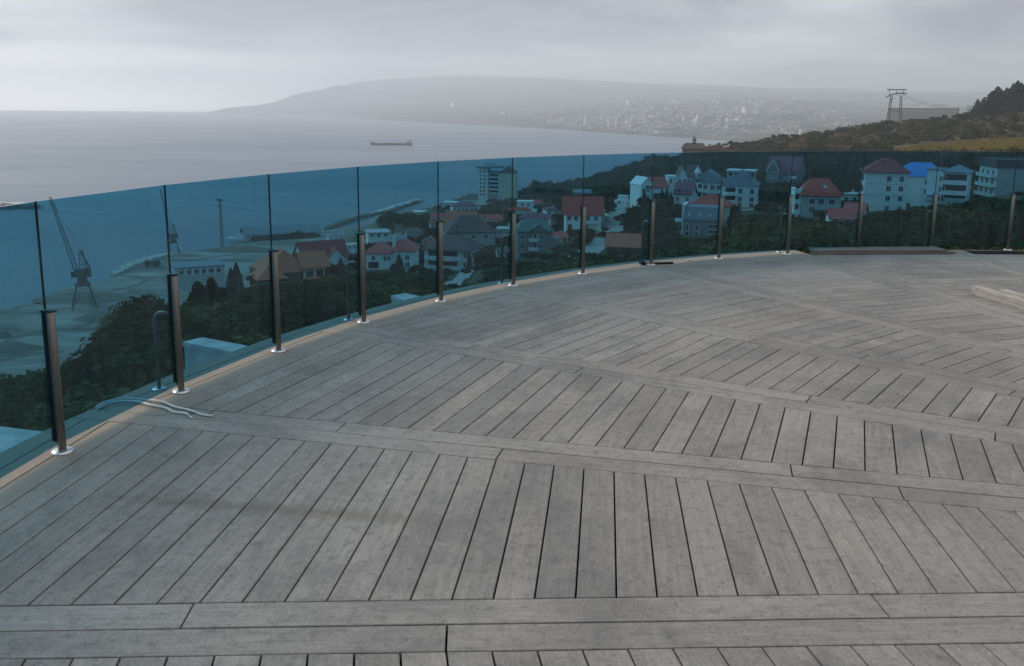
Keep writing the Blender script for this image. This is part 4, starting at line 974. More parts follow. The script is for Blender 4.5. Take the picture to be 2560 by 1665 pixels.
    MB().bb(-W / 2 - 0.3, -W / 2 + 5.8, 4.2, 11.8, e, e + 0.8).build('upper_wall', WHITE, H.o)
    # --- large grey house with brown roof behind
    H = House('brown_roofed_mansion', 'large grey house with broad brown hipped roof and round dormer', 1040, 1152, 586, 342, yaw=12, ytop=492)
    W, dp = H.W, 14; e = H.h(540); H.wall(-W / 2, W / 2, 0, dp, 0, e, GREYW); H.foot(-W / 2, W / 2, 0, dp, GREYW); H.hip(-W / 2, W / 2, 0, dp, e, H.h(505) - e, BROWNR, 0.7, 0.3); H.dormer(H.x(1062), 0.6, e + 0.3, 2.2, 1.4, 3, BROWNR)
    H.wins([H.x(1054), H.x(1076), H.x(1100), H.x(1130)], 0, [e - 2.5, 0.8], 1.4, 1.6)
    H = House('long_orange_roof_house', 'long low house with rusty orange roof left of the brown mansion', 1030, 1104, 531, 455, yaw=-14, ytop=486)
    W = H.W; e = H.h(516); H.wall(-W / 2, W / 2, 0, 10, 0, e, CREAM); H.foot(-W / 2, W / 2, 0, 10, CREAM); H.gable(-W / 2, W / 2, 0, 10, e, 5.0, TERRA); H.wins([-3, 0, 3], 0, [e - 2.3], 1.2, 1.3)
    # --- crimson roofed white L-shaped house
    H = House('crimson_roofed_villa', 'white villa with two crimson hipped roofs in front of the round balconies', 850, 962, 627, 268, yaw=-10, ytop=545)
    W, dp = H.W, 9; e = H.h(590); xm = H.x(908)
    H.wall(-W / 2, xm, 0, dp, 0, e); H.wall(xm, W / 2, 2, dp + 2, 0, e + 0.6); H.foot(-W / 2, W / 2, 2, dp); H.hip(-W / 2, xm, 0, dp, e, 3.2, PINKR, 0.5); H.hip(xm, W / 2, 2, dp + 2, e + 0.6, 3.4, PINKR, 0.5)
    H.wins([H.x(868), H.x(896), H.x(903)], 0, [e - 2.0], 1.0, 1.3); H.wins([H.x(925), H.x(945)], 2, [e - 2.0, 0.6], 1.1, 1.4); H.void(H.x(856), H.x(880), -0.03, 0.4, 2.3); H.chimney(xm + 0.5, 4, e + 1, 4.2, WHITE, 1.0)
    # --- dark red house
    H = House('dark_red_roofed_house', 'white house with dark red gabled roof behind the terracotta villa', 704, 812, 624, 300, yaw=20, ytop=556)
    W, dp = H.W, 9; e = H.h(596); H.wall(-W / 2, W / 2, 0, dp, 0, e); H.foot(-W / 2, W / 2, 0, dp); H.gable(-W / 2, W / 2, 0, dp, e, H.h(564) - e, MAROON, 'x', 0.6); H.wins([H.x(778), H.x(790)], 0, [e - 2.1], 1.0, 1.4); H.gable(H.x(760), H.x(800), -1.4, 4, e - 0.4, 3.0, MAROON, 'y', 0.4); H.wall(H.x(760), H.x(800), -1.4, 0, 0, e - 0.4)
    # --- terracotta villa
    H = House('terracotta_villa', 'villa with large terracotta hipped roof and brown porch beside the third post', 606, 764, 650, 232, yaw=14, ytop=578)
    W, dp = H.W, 13; e = H.h(636); xm = H.x(705); H.wall(-W / 2, xm, 0, dp, 0, e + 0.4, BROWNW); H.foot(-W / 2, W / 2, 0, dp, BROWNW); H.hip(-W / 2 + 1.5, xm + 2, 0, dp, e + 0.4, H.h(588) - e, TERRA, 0.8, 0.25)
    H.hip(-W / 2 - 1, -W / 2 + 6, -2.5, 6, e - 0.6, 3.0, TERRA, 0.5); H.wall(-W / 2 - 0.8, -W / 2 + 5.8, -2.3, 5, -0.5, e - 0.6, BROWNW)
    H.wall(xm, W / 2 - 1, -0.6, 9, 0, e + 1.6, CREAM); H.gable(xm, W / 2, -0.6, 9, e + 1.6, 3.0, TERRA, 'x', 0.6, CREAM); H.wins([xm + 1.6, xm + 4.2], -0.6, [e - 0.9], 1.6, 1.5, 'f', DKFRAME)
    MB().bb(xm + 0.3, W / 2 - 0.2, -3.4, -0.62, e - 1.2, e - 1.0).build('porch_roof', TERRA, H.o)
    for i in range(4): H.column(xm + 0.6 + i * (W / 2 - xm - 1.4) / 3, -3.2, -1.0, e - 1.2, 0.13, BROWNW)
    # --- resort on the shore
    H = House('resort_tower', 'tall white seaside resort block with projecting flat roof by the water', 1110, 1198, 470, 760, yaw=-8, ytop=376, cat='hotel')
    W, dp = H.W, 18; e = H.h(392); xm = H.x(1158)
    H.wall(-W / 2, H.x(1132), 2, dp, -3, e); H.wall(H.x(1132), xm, 5, dp, -3, e - 3, GREYW); H.wall(xm, W / 2, 0, dp, -3, H.h(403), CREAM); H.flat(-W / 2, xm, 2, dp, e, SLATE, 2.2, 1.6); H.hip(xm, W / 2, 0, dp, H.h(403), 6, BROWNR, 0.3, 0.6)
    H.foot(-W / 2, W / 2, 3, dp, CREAM)
    for k in range(7): H.wins([-W / 2 + 2.2, -W / 2 + 5.2], 2, [e - 4 - k * 3.2], 1.6, 1.8)
    for k in range(5): o = H.balcony(H.x(1134), xm - 0.3, 5, e - 8 - k * 3.4, 1.4); H.void(H.x(1136), xm - 1, 4.97, e - 7.0 - k * 3.4, e - 5.2 - k * 3.4)
    o = MB().bb(-W / 2 + 6, -W / 2 + 12, 6, 12, e + 1.6, e + 4.6).build('roof_room', GREYW, H.o)
    for i in range(3): MB().bb(H.x(1162) + i * 4, H.x(1162) + i * 4 + 1.4, -0.08, -0.002, 1, 3).build('pane', PANE_RECESS, H.o)
    for i, (x0, x1, yb, yt, d, rm, lab) in enumerate(((1026, 1075, 478, 466, 800, FRAME, 'long low white beach pavilion at the water left of the resort tower'), (1052, 1112, 493, 470, 730, PURPLE, 'low white building with mauve roof below the resort tower'),
                                        (1068, 1128, 480, 452, 770, BROWNR, 'stepped white wing with brownish roof left of the resort tower'), (1070, 1126, 514, 498, 600, MAROON, 'house with broad dark red hipped roof below the resort wings'),
                                        (962, 1010, 500, 488, 820, FRAME, 'small white shore building near the end of the breakwater'), (856, 905, 552, 534, 430, GREYW, 'flat grey house in front of the round dark tree'))):
        H = House('shore_building', lab, x0, x1, yb, d, 'low buildings near the shore', yaw=(-18, 10, -14, 8, 0, 6)[i], ytop=yt)
        W, dp = H.W, 12; e = H.h(yt) * 0.55; H.wall(-W / 2, W / 2, 0, dp, 0, e); H.foot(-W / 2, W / 2, 0, dp)
        if i in (0, 4, 5): H.flat(-W / 2, W / 2, 0, dp, e, rm, 0.6, 0.5)
        else: H.hip(-W / 2, W / 2, 0, dp, e, H.h(yt) * 0.45, rm, 0.6)
        n = max(2, int(W / 3.2)); H.wins([-W / 2 + (k + 0.5) * W / n for k in range(n)], 0, [e - 2.2 if e > 2.8 else 0.4], 1.4, 1.4)
    # --- chalet with a spire on the ridge
    H = House('dark_chalet', 'dark brown chalet with small spire on the ridge above the glass', 1588, 1640, 351, 800, yaw=5, ytop=318)
    W, dp = H.W, 12; e = H.h(343); H.wall(-W / 2, W / 2, 0, dp, 0, e, CHAL); H.foot(-W / 2, W / 2, 0, dp, CHAL); H.hip(-W / 2, W / 2, 0, dp, e * 0.6, H.h(333) - e * 0.6, CHAL, 1.2, 0.72)
    o = MB().bb(-1.4, 1.4, 4.6, 7.4, e, H.h(330)).build('turret', CHAL, H.o); MB().cone((0, 6, H.h(329)), 2.1, 0.08, H.h(317) - H.h(329), 4).build('spire', CHAL, o); H.wins([-5, -2, 2, 5], 0, [0.8], 1.2, 1.4, 'f', DKFRAME)
    # --- slab hotel on the hill
    H = House('slab_hotel', 'very long pale slab hotel with many floor bands on the hill behind the pylon', 2066, 2214, 288, 1500, yaw=-12, ytop=243, cat='hotel', keep=False)
    W, dp = H.W, 18; e = H.h(252); H.wall(-W / 2, W / 2, 0, dp, -12, e, STONE); H.flat(-W / 2, W / 2, 0, dp, e, FRAME, 0.6, 2.4)
    for k in range(8):
        z = e - 3.4 - k * 3.3; MB().bb(-W / 2 + 1, W / 2 - 1, -0.05, 0.2, z, z + 1.7).build('window_strip', STONE, H.o); MB().bb(-W / 2 + 0.5, W / 2 - 0.5, -1.2, -0.1, z - 1.3, z - 0.1).build('balcony_band', CONC, H.o)
    for xx, w in ((-20, 26), (22, 18)): o = MB().bb(xx - w / 2, xx + w / 2, 4, 12, e + 2.4, e + 5.4).build('roof_house', CONC, H.o)
houses()

# ================================================================== ROADS, WALLS
ROADM = mat('worn_concrete_road', (0.30, 0.29, 0.27), 0.9, 0.2, 0.4, 0.1)
def ground_hit(x, y, d=120.0):
    while d < 1200:
        p = at(x, y, d); g = ground_z(p.x, p.y)
        if p.z <= g: p.z = g; return p
        d *= 1.004
    return None
def ribbon(name, pts, w, m, lift=0.35, n=8):
    """a road laid on the slope: pts = (x pixel, y pixel, distance); it follows the ground below"""
    P_ = smooth_path([ground_hit(x, y, d) or at(x, y, d) for x, y, d in pts], n); L_, R_ = [], []
    for i, p in enumerate(P_):
        t = (P_[min(i + 1, len(P_) - 1)] - P_[max(i - 1, 0)]); t.z = 0; t.normalize(); n_ = Vector((-t.y, t.x, 0))
        for q, lst in ((p + n_ * w / 2, L_), (p - n_ * w / 2, R_)): lst.append((q.x, q.y, max(ground_z(q.x, q.y), ground_z(p.x, p.y) - 0.5) + lift))
    k = len(P_); vs_ = L_ + R_ + [(a, b, c - 1.2) for a, b, c in L_ + R_]
    fs_ = [(i, k + i, k + i + 1, i + 1) for i in range(k - 1)] + [(2 * k + i, i, i + 1, 2 * k + i + 1) for i in range(k - 1)] + [(k + i, 3 * k + i, 3 * k + i + 1, k + i + 1) for i in range(k - 1)]
    o = structure(MB().add(vs_, fs_).build(name, m)); return o
ribbon('road', [(1345, 602, 120), (1378, 582, 120), (1405, 563, 120), (1425, 540, 120), (1434, 515, 120), (1440, 490, 120), (1444, 474, 120)], 7.5, ROADM, 0.6)
ribbon('road', [(1010, 684, 120), (1050, 668, 120), (1075, 648, 120), (1098, 625, 120), (1112, 606, 120)], 4.5, ROADM, 0.5)
ribbon('road', [(1690, 492, 120), (1750, 490, 120), (1800, 485, 120), (1850, 477, 120)], 4.0, ROADM, 0.5)
ribbon('road', [(560, 735, 150), (600, 715, 165), (650, 705, 175), (690, 700, 180)], 7.0, mat('grey_yard', (0.2, 0.2, 0.2), 0.9, 0.15, 0.5))
def ground_hit(x, y, d=120.0):
    while d < 1200:
        p = at(x, y, d); g = ground_z(p.x, p.y)
        if p.z <= g: p.z = g; return p
        d *= 1.004
    return None
TRACK = mat('wheel_track_gravel', (0.14, 0.13, 0.105), 0.95, 0.25, 0.4)
for pts in ([(228, 654), (285, 642), (339, 651), (300, 668), (255, 678), (210, 690)], [(-40, 735), (0, 729), (60, 711), (105, 702), (150, 694)], [(-40, 815), (0, 801), (45, 783), (102, 771), (180, 762), (250, 738)], [(-40, 850), (20, 836), (90, 822), (150, 818)], [(290, 632), (350, 628), (400, 622), (450, 606), (560, 590)]):
    ribbon('track', [(x, y, 300) for x, y in pts], 3.2, TRACK, 0.12)
# more houses that crowd the slope at the centre
for i, (x0, x1, yb, yt, rm, wm, flat_, lab) in enumerate(((893, 940, 566, 546, SLATE, WHITE, 0, 'long white house with grey roof behind the crimson-roofed villa'), (944, 982, 552, 534, BROWNR, GREYW, 0, 'small grey house with brown roof below the round dark trees'),
        (1000, 1038, 534, 512, MAROON, CREAM, 0, 'cream house with maroon roof left of the rusty orange roof'), (1150, 1192, 556, 532, GREYW, GREYW, 1, 'flat grey house right of the brown-roofed mansion'), (1286, 1322, 566, 544, PINKR, WHITE, 0, 'small house with dull pink roof right of the green-roofed stone house'),
        (1330, 1376, 456, 442, SLATE, GREYW, 0, 'small grey house above the red roof of the cream house'), (806, 846, 594, 568, WHITE, WHITE, 1, 'white flat house between the dark red roof and the fourth post'), (1126, 1166, 520, 502, RED, CREAM, 0, 'small red-roofed house below the resort tower'), (1156, 1190, 600, 580, BROWNR, WHITE, 0, 'low white outbuilding left of the green-roofed stone house'),
        (1268, 1302, 500, 482, BROWNR, WHITE, 0, 'small white house with brown roof above the cream house on the left'), (1690, 1722, 424, 410, BROWNR, WHITE, 0, 'white house with brown roof behind the roof of the hotel'), (1956, 1996, 470, 452, SLATE, WHITE, 1, 'low pale building left of the tall white house'),
        (1206, 1284, 522, 498, PURPLE, GREYW, 0, 'broad grey house with mauve roof behind the green roof'), (1386, 1416, 528, 502, SLATE, GREYW, 1, 'grey annex at the right side of the cream house'), (846, 884, 560, 546, RED, CREAM, 0, 'small red-roofed house above the fourth post'), (980, 1008, 574, 554, BROWNR, WHITE, 0, 'narrow white house between the crimson villa and the fifth post'),
        (1096, 1130, 560, 540, TERRA, CREAM, 0, 'small orange-roofed house in front of the brown mansion on the right'), (1000, 1030, 512, 498, RED, WHITE, 0, 'small white house with red roof by the shore left of the rusty roof'), (762, 800, 560, 545, SLATE, WHITE, 0, 'pale house with grey roof beyond the dark red house'), (1228, 1262, 480, 466, RED, WHITE, 0, 'small red-roofed house right of the curved awning house'))):
    p = ground_hit((x0 + x1) / 2, yb, 200); d = p.xy.length; H = House('slope_house', lab, x0, x1, yb, d, 'houses crowding the middle of the slope', yaw=(-14, 12, 8, -10, 16, -6, 10, -12, 6, 14, -8, 6, -5, 8, 14, -10, 12, -8, 10, -12)[i], ytop=yt)
    W, dp = H.W * 0.92, 8; e = H.h(yt) * (0.95 if flat_ else 0.6); H.wall(-W / 2, W / 2, 0, dp, 0, e, wm); H.foot(-W / 2, W / 2, 0, dp, wm)
    if flat_: H.flat(-W / 2, W / 2, 0, dp, e, CONC)
    elif i % 3 == 0: H.hip(-W / 2, W / 2, 0, dp, e, H.h(yt) * 0.45, rm)
    else: H.gable(-W / 2, W / 2, 0, dp, e, H.h(yt) * 0.42, rm, 'x', 0.4, wm)
    n = max(2, int(W / 2.8)); H.wins([-W / 2 + (k + 0.5) * W / n for k in range(n)], 0, [e - 2.0 if e > 2.6 else 0.4] + ([0.6] if e > 5.2 else []), 1.0, 1.3); H.chimney(W * 0.2, dp * 0.5, e, H.h(yt) * 0.5, WHITE if i % 2 else CONC, 0.6)
# concrete kiosk at the head of the road
H = House('concrete_gatehouse', 'stepped white concrete gatehouse at the top of the pale road', 1426, 1458, 476, 352, yaw=-25, ytop=458)
W = H.W; H.wall(-W / 2, W / 2, 0, 5, 0, 1.8); H.wall(-W / 2 + 1, W / 2 - 1.2, 1, 4, 1.8, 3.2, name='upper_wall'); H.foot(-W / 2, W / 2, 0, 5); H.flat(-W / 2 + 1, W / 2 - 1.2, 1, 4, 3.2, FRAME)
H.win(-0.5, 0, 0.5, 1.0, 1.0)

# ================================================================== PORT BELOW, LEFT
RUST = mat('dark_painted_steel', (0.10, 0.10, 0.08), 0.7, 0.25, 0.8)
GRAV = mat('dark_gravel', (0.16, 0.145, 0.115), 0.95, 0.3, 0.6, 0.3)
def lattice(mb, a, b, w0, w1, n, t):
    """a square lattice mast from a to b"""
    a, b = Vector(a), Vector(b); ax = (b - a).normalized(); u = ax.cross(Vector((0, 1, 0.3))).normalized(); v = ax.cross(u)
    ring = []
    for i in range(n + 1):
        c = a + (b - a) * i / n; w = (w0 + (w1 - w0) * i / n) / 2; ring.append([c + u * w * sx + v * w * sy for sx, sy in ((-1, -1), (1, -1), (1, 1), (-1, 1))])
    for i in range(n):
        for k in range(4):
            mb.bar(ring[i][k], ring[i + 1][k], t); mb.bar(ring[i][k], ring[i + 1][(k + 1) % 4], t * 0.6); mb.bar(ring[i][k], ring[i][(k + 1) % 4], t * 0.6)
def crane(name, label, xb, yb, d, tip, grp, sc=1.0):
    p = at(xb, yb, d); p.z = ground_z(p.x, p.y); az = math.atan2(p.x, p.y)
    t = thing(name, label, 'crane', p, -az, grp)
    lg = 5.5 * sc; ph = 11 * sc
    for sx in (-1, 1):
        for sy in (-1, 1):
            m_ = MB(); m_.bar((sx * lg, sy * lg, -0.5), (sx * 2.6 * sc, sy * 2.6 * sc, ph), 0.6 * sc); m_.bar((sx * lg, sy * lg * 0.98, 0.6), (sx * lg * 0.3, sy * lg * 0.86, ph * 0.55), 0.3 * sc); m_.build('leg', RUST, t)
    m_ = MB(); m_.box((0, 0, ph + 0.5 * sc), (7 * sc, 7 * sc, 1.2 * sc)); m_.cone((0, 0, ph + 1.1 * sc), 2.4 * sc, 1.9 * sc, 3 * sc, 12); m_.build('portal_top', RUST, t)
    m_ = MB(); m_.bb(-3.2 * sc, 4.2 * sc, -2.2 * sc, 2.2 * sc, ph + 4.1 * sc, ph + 8 * sc); m_.build('machine_house', RUST, t)
    m_ = MB(); m_.bb(-4.8 * sc, -3.25 * sc, -1.2 * sc, 1.2 * sc, ph + 4.4 * sc, ph + 7 * sc); m_.build('cab', PANE_RECESS, t)
    m_ = MB(); lattice(m_, (1 * sc, 0, ph + 8 * sc), (0.2 * sc, 0, ph + 17 * sc), 3.4 * sc, 1.6 * sc, 4, 0.22 * sc); m_.bar((4 * sc, 0, ph + 8 * sc), (0.2 * sc, 0, ph + 17 * sc), 0.4 * sc); m_.build('tower', RUST, t)
    q = Vector(tip); m_ = MB(); lattice(m_, (-2.5 * sc, 0, ph + 8.2 * sc), q, 2.0 * sc, 0.8 * sc, 14, 0.17 * sc); m_.build('boom', RUST, t)
    m_ = MB(); m_.tube([(0.2 * sc, 0, ph + 17 * sc), tuple(q)], 0.09 * sc, 4); m_.tube([tuple(q), (q.x - 0.6, q.y, q.z - 8 * sc)], 0.08 * sc, 4); m_.build('hoist_rope', RUST, t)
    return t
crane('harbour_crane', 'harbour crane with boom raised high, standing on sand near the left post', 196, 708, 478, (-11, 3, 54), 'harbour cranes')
crane('harbour_crane', 'second harbour crane hidden partly behind the second post seam', 404, 580, 640, (-6, 2, 44), 'harbour cranes', 0.75)
def mast(x, yb, yt, d):
    p = at(x, yb, d); p.z = ground_z(p.x, p.y); h = (yb - yt) * metres(x, yb, d)
    t = thing('light_mast', 'tall thin lattice light mast at the waterside left of the third post', 'mast', p); m_ = MB(); lattice(m_, (0, 0, -0.5), (0, 0, h - 1.5), 1.9, 1.1, 16, 0.2); m_.build('lattice', RUST, t)
    m_ = MB(); m_.bb(-2.2, 2.2, -1.2, 1.2, h - 1.5, h - 1.2); m_.build('platform', RUST, t)
    for i in range(4): MB().bb(-2 + i * 1.1, -1.3 + i * 1.1, -1.3, -0.6, h - 1.2, h - 0.3).build('floodlight', DKFRAME, t)
mast(517, 584, 466, 668)
def heap(label, x, y, d, w, dep, h):
    p = at(x, y, d); p.z = ground_z(p.x, p.y) - 0.4; n = 26; vs_ = []; fs_ = []; prof = [(1.0, 0), (0.86, 0.12), (0.66, 0.42), (0.42, 0.74), (0.2, 0.93), (0.05, 1.0)]
    for k, (r, z) in enumerate(prof):
        for i in range(n):
            a = 2 * math.pi * i / n; j = 1 + 0.35 * float(fnoise(math.cos(a) * 1.6 + x, math.sin(a) * 1.6 + k * 0.3)); vs_.append((w / 2 * r * j * math.cos(a), dep / 2 * r * j * math.sin(a), h * z * (0.85 + 0.3 * j - 0.15)))
    for k in range(len(prof) - 1):
        for i in range(n): fs_.append((k * n + i, k * n + (i + 1) % n, (k + 1) * n + (i + 1) % n, (k + 1) * n + i))
    fs_.append(tuple(range((len(prof) - 1) * n, len(prof) * n)))
    o = MB().add(vs_, fs_).build('gravel_heap', GRAV, None, smooth=True, loc=p); tag(o, label, 'gravel heap', 'gravel heaps on the shore')
heap('broad dark gravel heap behind the legs of the tall harbour crane', 200, 690, 500, 50, 26, 4)
heap('low rounded gravel heap in front of the harbour crane', 236, 738, 446, 28, 18, 4)
heap('dark grassy heap at the left edge behind the first post', 22, 800, 404, 30, 20, 4)
heap('small dark heap of rubble on the sand at the left edge', 8, 768, 428, 8, 6, 3)
heap('long dark heap left of the flat grey warehouse roof', 560, 598, 640, 66, 18, 4)
# flat warehouse
H = House('warehouse', 'flat-roofed grey warehouse with pale columns right of the second post', 412, 520, 640, 470, yaw=8, ytop=610, cat='building')
W, dp = H.W, 16; e = H.h(621); H.wall(-W / 2, W / 2, 0, dp, 0, e, GREYW); H.foot(-W / 2, W / 2, 0, dp, GREYW); H.flat(-W / 2, W / 2, 0, dp, e, SLATE, 0.6, 0.6)
for i in range(7): H.column(-W / 2 + 1 + i * (W - 2) / 6, -0.3, 0, e, 0.25)
for i in range(6): MB().bb(-W / 2 + 2 + i * (W - 2) / 6, -W / 2 + 3.6 + i * (W - 2) / 6, -0.06, 0.05, 1.2, 2.8).build('pane', PANE_RECESS, H.o)
# long dark slip shed with open truss, white boat at its seaward end
H = House('boat_shed', 'long dark open-sided boat shed with truss roof at the water', 572, 748, 566, 690, yaw=14, ytop=524, cat='shed')
W, dp = H.W, 18; e = H.h(541)
MB().gable(-W / 2, W / 2, 0, dp, e, H.h(527) - e, 'x', 0.4).build('roof', SLATE, H.o)
for i in range(10):
    xx = -W / 2 + 0.5 + i * (W - 1) / 9
    for yy in (0.3, dp - 0.3): MB().bar((xx, yy, -4), (xx, yy, e), 0.45).build('post', RUST, H.o)
    MB().bar((xx, 0.3, e - 0.2), (xx, dp - 0.3, e - 0.2), 0.35).build('tie_beam', RUST, H.o)
    if i < 9: MB().bar((xx, 0.3, e - 2.6), (xx + (W - 1) / 9, 0.3, e), 0.25).build('brace', RUST, H.o)
MB().bb(-W / 2 + 8, W / 2, 3, dp - 2, -4, e * 0.62).build('inner_wall', BROWNW, H.o)
MB().bb(-W / 2 - 6, W / 2, -6, dp + 2, -6, 0.0).build('slipway', GRAV, H.o)
def boat(x, y, d, label):
    p = at(x, y, d); t = thing('motor_yacht', label, 'yacht', p, math.radians(178))
    L_, B_ = 19, 5.2; secs = [(-9.5, 2.3, 0.2, 2.6), (-5, 2.6, 0, 2.6), (0, 2.6, 0, 2.8), (5, 2.0, 0.3, 3.2), (8, 1.0, 1.0, 3.6), (9.6, 0.08, 2.6, 3.9)]
    vs_ = []; fs_ = []
    for x_, w, k, s in secs: vs_ += [(x_, 0, k), (x_, -w * 0.75, k + 0.7), (x_, -w, s), (x_, w, s), (x_, w * 0.75, k + 0.7)]
    for i in range(len(secs) - 1):
        for j in range(5): fs_.append((i * 5 + j, (i + 1) * 5 + j, (i + 1) * 5 + (j + 1) % 5, i * 5 + (j + 1) % 5))
    fs_ += [(4, 3, 2, 1, 0), tuple(25 + j for j in range(5))]
    MB().add(vs_, fs_).build('hull', WHITE, t)
    m_ = MB(); m_.add([(-8, -1.9, 2.6), (4, -1.7, 2.9), (4, 1.7, 2.9), (-8, 1.9, 2.6), (-7, -1.6, 5.2), (0.5, -1.4, 5.2), (0.5, 1.4, 5.2), (-7, 1.6, 5.2)], [(3, 2, 1, 0), (4, 5, 6, 7), (0, 1, 5, 4), (1, 2, 6, 5), (2, 3, 7, 6), (3, 0, 4, 7)]); m_.build('cabin', WHITE, t)
    MB().add([(-6.6, -1.84, 3.5), (2.6, -1.72, 3.6), (1.4, -1.62, 4.6), (-6.4, -1.74, 4.6)], [(0, 1, 2, 3)]).build('side_window', PANE_RECESS, t)
    MB().bb(-6, -1, -1.2, 1.2, 5.2, 6.6).build('flybridge', WHITE, t)
boat(556, 562, 700, 'white motor yacht with pointed bow hauled out beside the dark boat shed')
# pale concrete blocks heaped along the shore: too many and too small to count
def rubble():
    mb = MB(); r = random.Random(3)
    for i in range(420):
        t = r.random(); x = 262 + 138 * t; y = np.interp(x, [262, 300, 340, 400], [618, 602, 592, 583]) + r.uniform(-3, 6); d = np.interp(x, [262, 400], [580, 640]) + r.uniform(-8, 10)
        p = at(x, y, d); s = r.uniform(0.8, 2.2); mb.box((p.x, p.y, ground_z(p.x, p.y) + s * 0.3), (s * 1.4, s, s), r.uniform(0, 3))
    for i in range(260):                                       # dark boulders of the breakwater
        x = 760 + 212 * r.random(); y = np.interp(x, [760, 830, 905, 972], [529, 506, 488, 471]); d = np.interp(x, [760, 830, 905, 972], [760, 838, 890, 985]) + r.uniform(-6, 6)
        p = at(x, y, d); s = r.uniform(1.5, 3.6); mb.box((p.x, p.y, SEA_Z + s * 0.3), (s * 1.4, s, s), r.uniform(0, 3), 1)
    for i in range(160):
        x = -60 + 148 * r.random(); y = np.interp(x, [-60, 30, 88], [505, 490, 497]); d = np.interp(x, [-60, 88], [1015, 1005]) + r.uniform(-8, 8)
        p = at(x, y, d); s = r.uniform(2, 4.5); mb.box((p.x, p.y, SEA_Z + s * 0.35), (s * 1.5, s, s * 1.1), r.uniform(0, 3), 1)
    o = mb.build('boulders', [CONC, GRAV]); tag(o, 'pale and dark boulders heaped along the waterline and breakwaters', None, None, 'stuff')
rubble()
def jetty(name, label, pts, w, top):
    P_ = [Vector((*at(x, y, d).xy, 0)) for x, y, d in pts]; L_, R_ = [], []
    for i, p in enumerate(P_):
        t = (P_[min(i + 1, len(P_) - 1)] - P_[max(i - 1, 0)]).normalized(); n_ = Vector((-t.y, t.x, 0)); L_.append(p + n_ * w / 2); R_.append(p - n_ * w / 2)
    poly = [(q.x, q.y) for q in L_ + R_[::-1]]
    a = sum(poly[i][0] * poly[(i + 1) % len(poly)][1] - poly[(i + 1) % len(poly)][0] * poly[i][1] for i in range(len(poly)))
    o = MB().prism(poly if a > 0 else poly[::-1], SEA_Z - 6, SEA_Z + top).build(name, CONC); return tag(o, label, 'jetty')
jetty('breakwater', 'dark narrow breakwater running out from the shore behind the fourth pane', [(820, 510, 838), (880, 494, 880), (930, 480, 940), (972, 471, 1000)], 9, 2.2)
jetty('breakwater', 'dark breakwater out at sea at the left edge below the glass rim', [(-80, 500, 1000), (0, 487, 1050), (40, 489, 1040), (90, 497, 1000)], 12, 2.5)
jetty('harbour_mole', 'thin pale mole crossing the bay in front of the hazy town', [(1515, 315.5, 3900), (1600, 320, 3650), (1665, 324, 3480)], 16, 5).data.materials[0] = GRAV
# dump truck on the sand
def truck():
    p = at(355, 612, 590); p.z = ground_z(p.x, p.y); t = thing('dump_truck', 'small dark dump truck parked on the pale shore near the rubble', 'truck', p, 0.5)
    MB().bb(-2.2, 4.4, -1.4, 1.4, 1.2, 3.4).build('bed', RUST, t); MB().bb(-4.6, -2.5, -1.3, 1.3, 1.0, 3.6).build('cab', BROWNW, t); MB().bb(-4.64, -4.58, -1.1, 1.1, 2.3, 3.3).build('windscreen', PANE_RECESS, t); MB().bb(-4.6, 4.4, -0.8, 0.8, 0.7, 1.15).build('chassis', RUST, t)
    for xx in (-3.4, 1.4, 3.0):
        for yy in (-1.35, 1.35): MB().tube([(xx, yy - 0.2, 0.6), (xx, yy + 0.2, 0.6)], 0.62, 12).build('wheel', RUBBER, t)
truck()

# ================================================================== SHIP
def ship():
    HULL = mat('dark_ship_hull', (0.055, 0.05, 0.06), 0.6, 0.15, 0.05); DECKR = mat('rusty_ship_deck', (0.12, 0.06, 0.05), 0.7, 0.2, 0.08)
    d = 2560; p = at(910, 341.5, d); p.z = SEA_Z - d * d / 2 / R_EARTH; s = metres(910, 341, d); L_ = 97 * s
    t = thing('cargo_ship', 'low dark cargo ship with stern superstructure anchored in the bay', 'ship', p, -math.atan2(p.x, p.y) + math.radians(4))
    h = L_ / 2; B_ = 8.5; secs = [(-h, 0.3, 9.2), (-h + 5, 4.5, 8.8), (-h + 13, B_ * 0.9, 8.0), (-h + 16, B_, 5.6), (0, B_, 5.2), (h - 22, B_, 5.2), (h - 20, B_, 7.4), (h - 3, B_ * 0.8, 7.6), (h, B_ * 0.6, 7.8)]
    vs_ = []; fs_ = []
    for x, w, z in secs: vs_ += [(x, 0, -3), (x, -w * 0.8, -3), (x, -w, z), (x, w, z), (x, w * 0.8, -3)]
    for i in range(len(secs) - 1):
        for j in range(5): fs_.append((i * 5 + j, (i + 1) * 5 + j, (i + 1) * 5 + (j + 1) % 5, i * 5 + (j + 1) % 5))
    fs_ += [(4, 3, 2, 1, 0), tuple(40 + j for j in range(5))]
    MB().add(vs_, fs_).build('hull', HULL, t); MB().bb(-h + 20, h - 26, -6, 6, 5.2, 6.6).build('hatch_covers', DECKR, t)
    so = MB().bb(h - 17, h - 5, -6.5, 6.5, 7.5, 13).build('superstructure', GREYW, t); MB().bb(h - 15, h - 8, -7.5, 7.5, 13, 15.4).build('bridge', GREYW, so)
    MB().bb(h - 6.5, h - 3.5, -1.6, 1.6, 7.6, 16).build('funnel', HULL, t); MB().tube([(h - 11, 0, 15.4), (h - 11, 0, 23)], 0.35, 6).build('mast', HULL, t); MB().tube([(-h + 8, 0, 8.2), (-h + 8, 0, 14)], 0.3, 6).build('foremast', HULL, t)
ship()

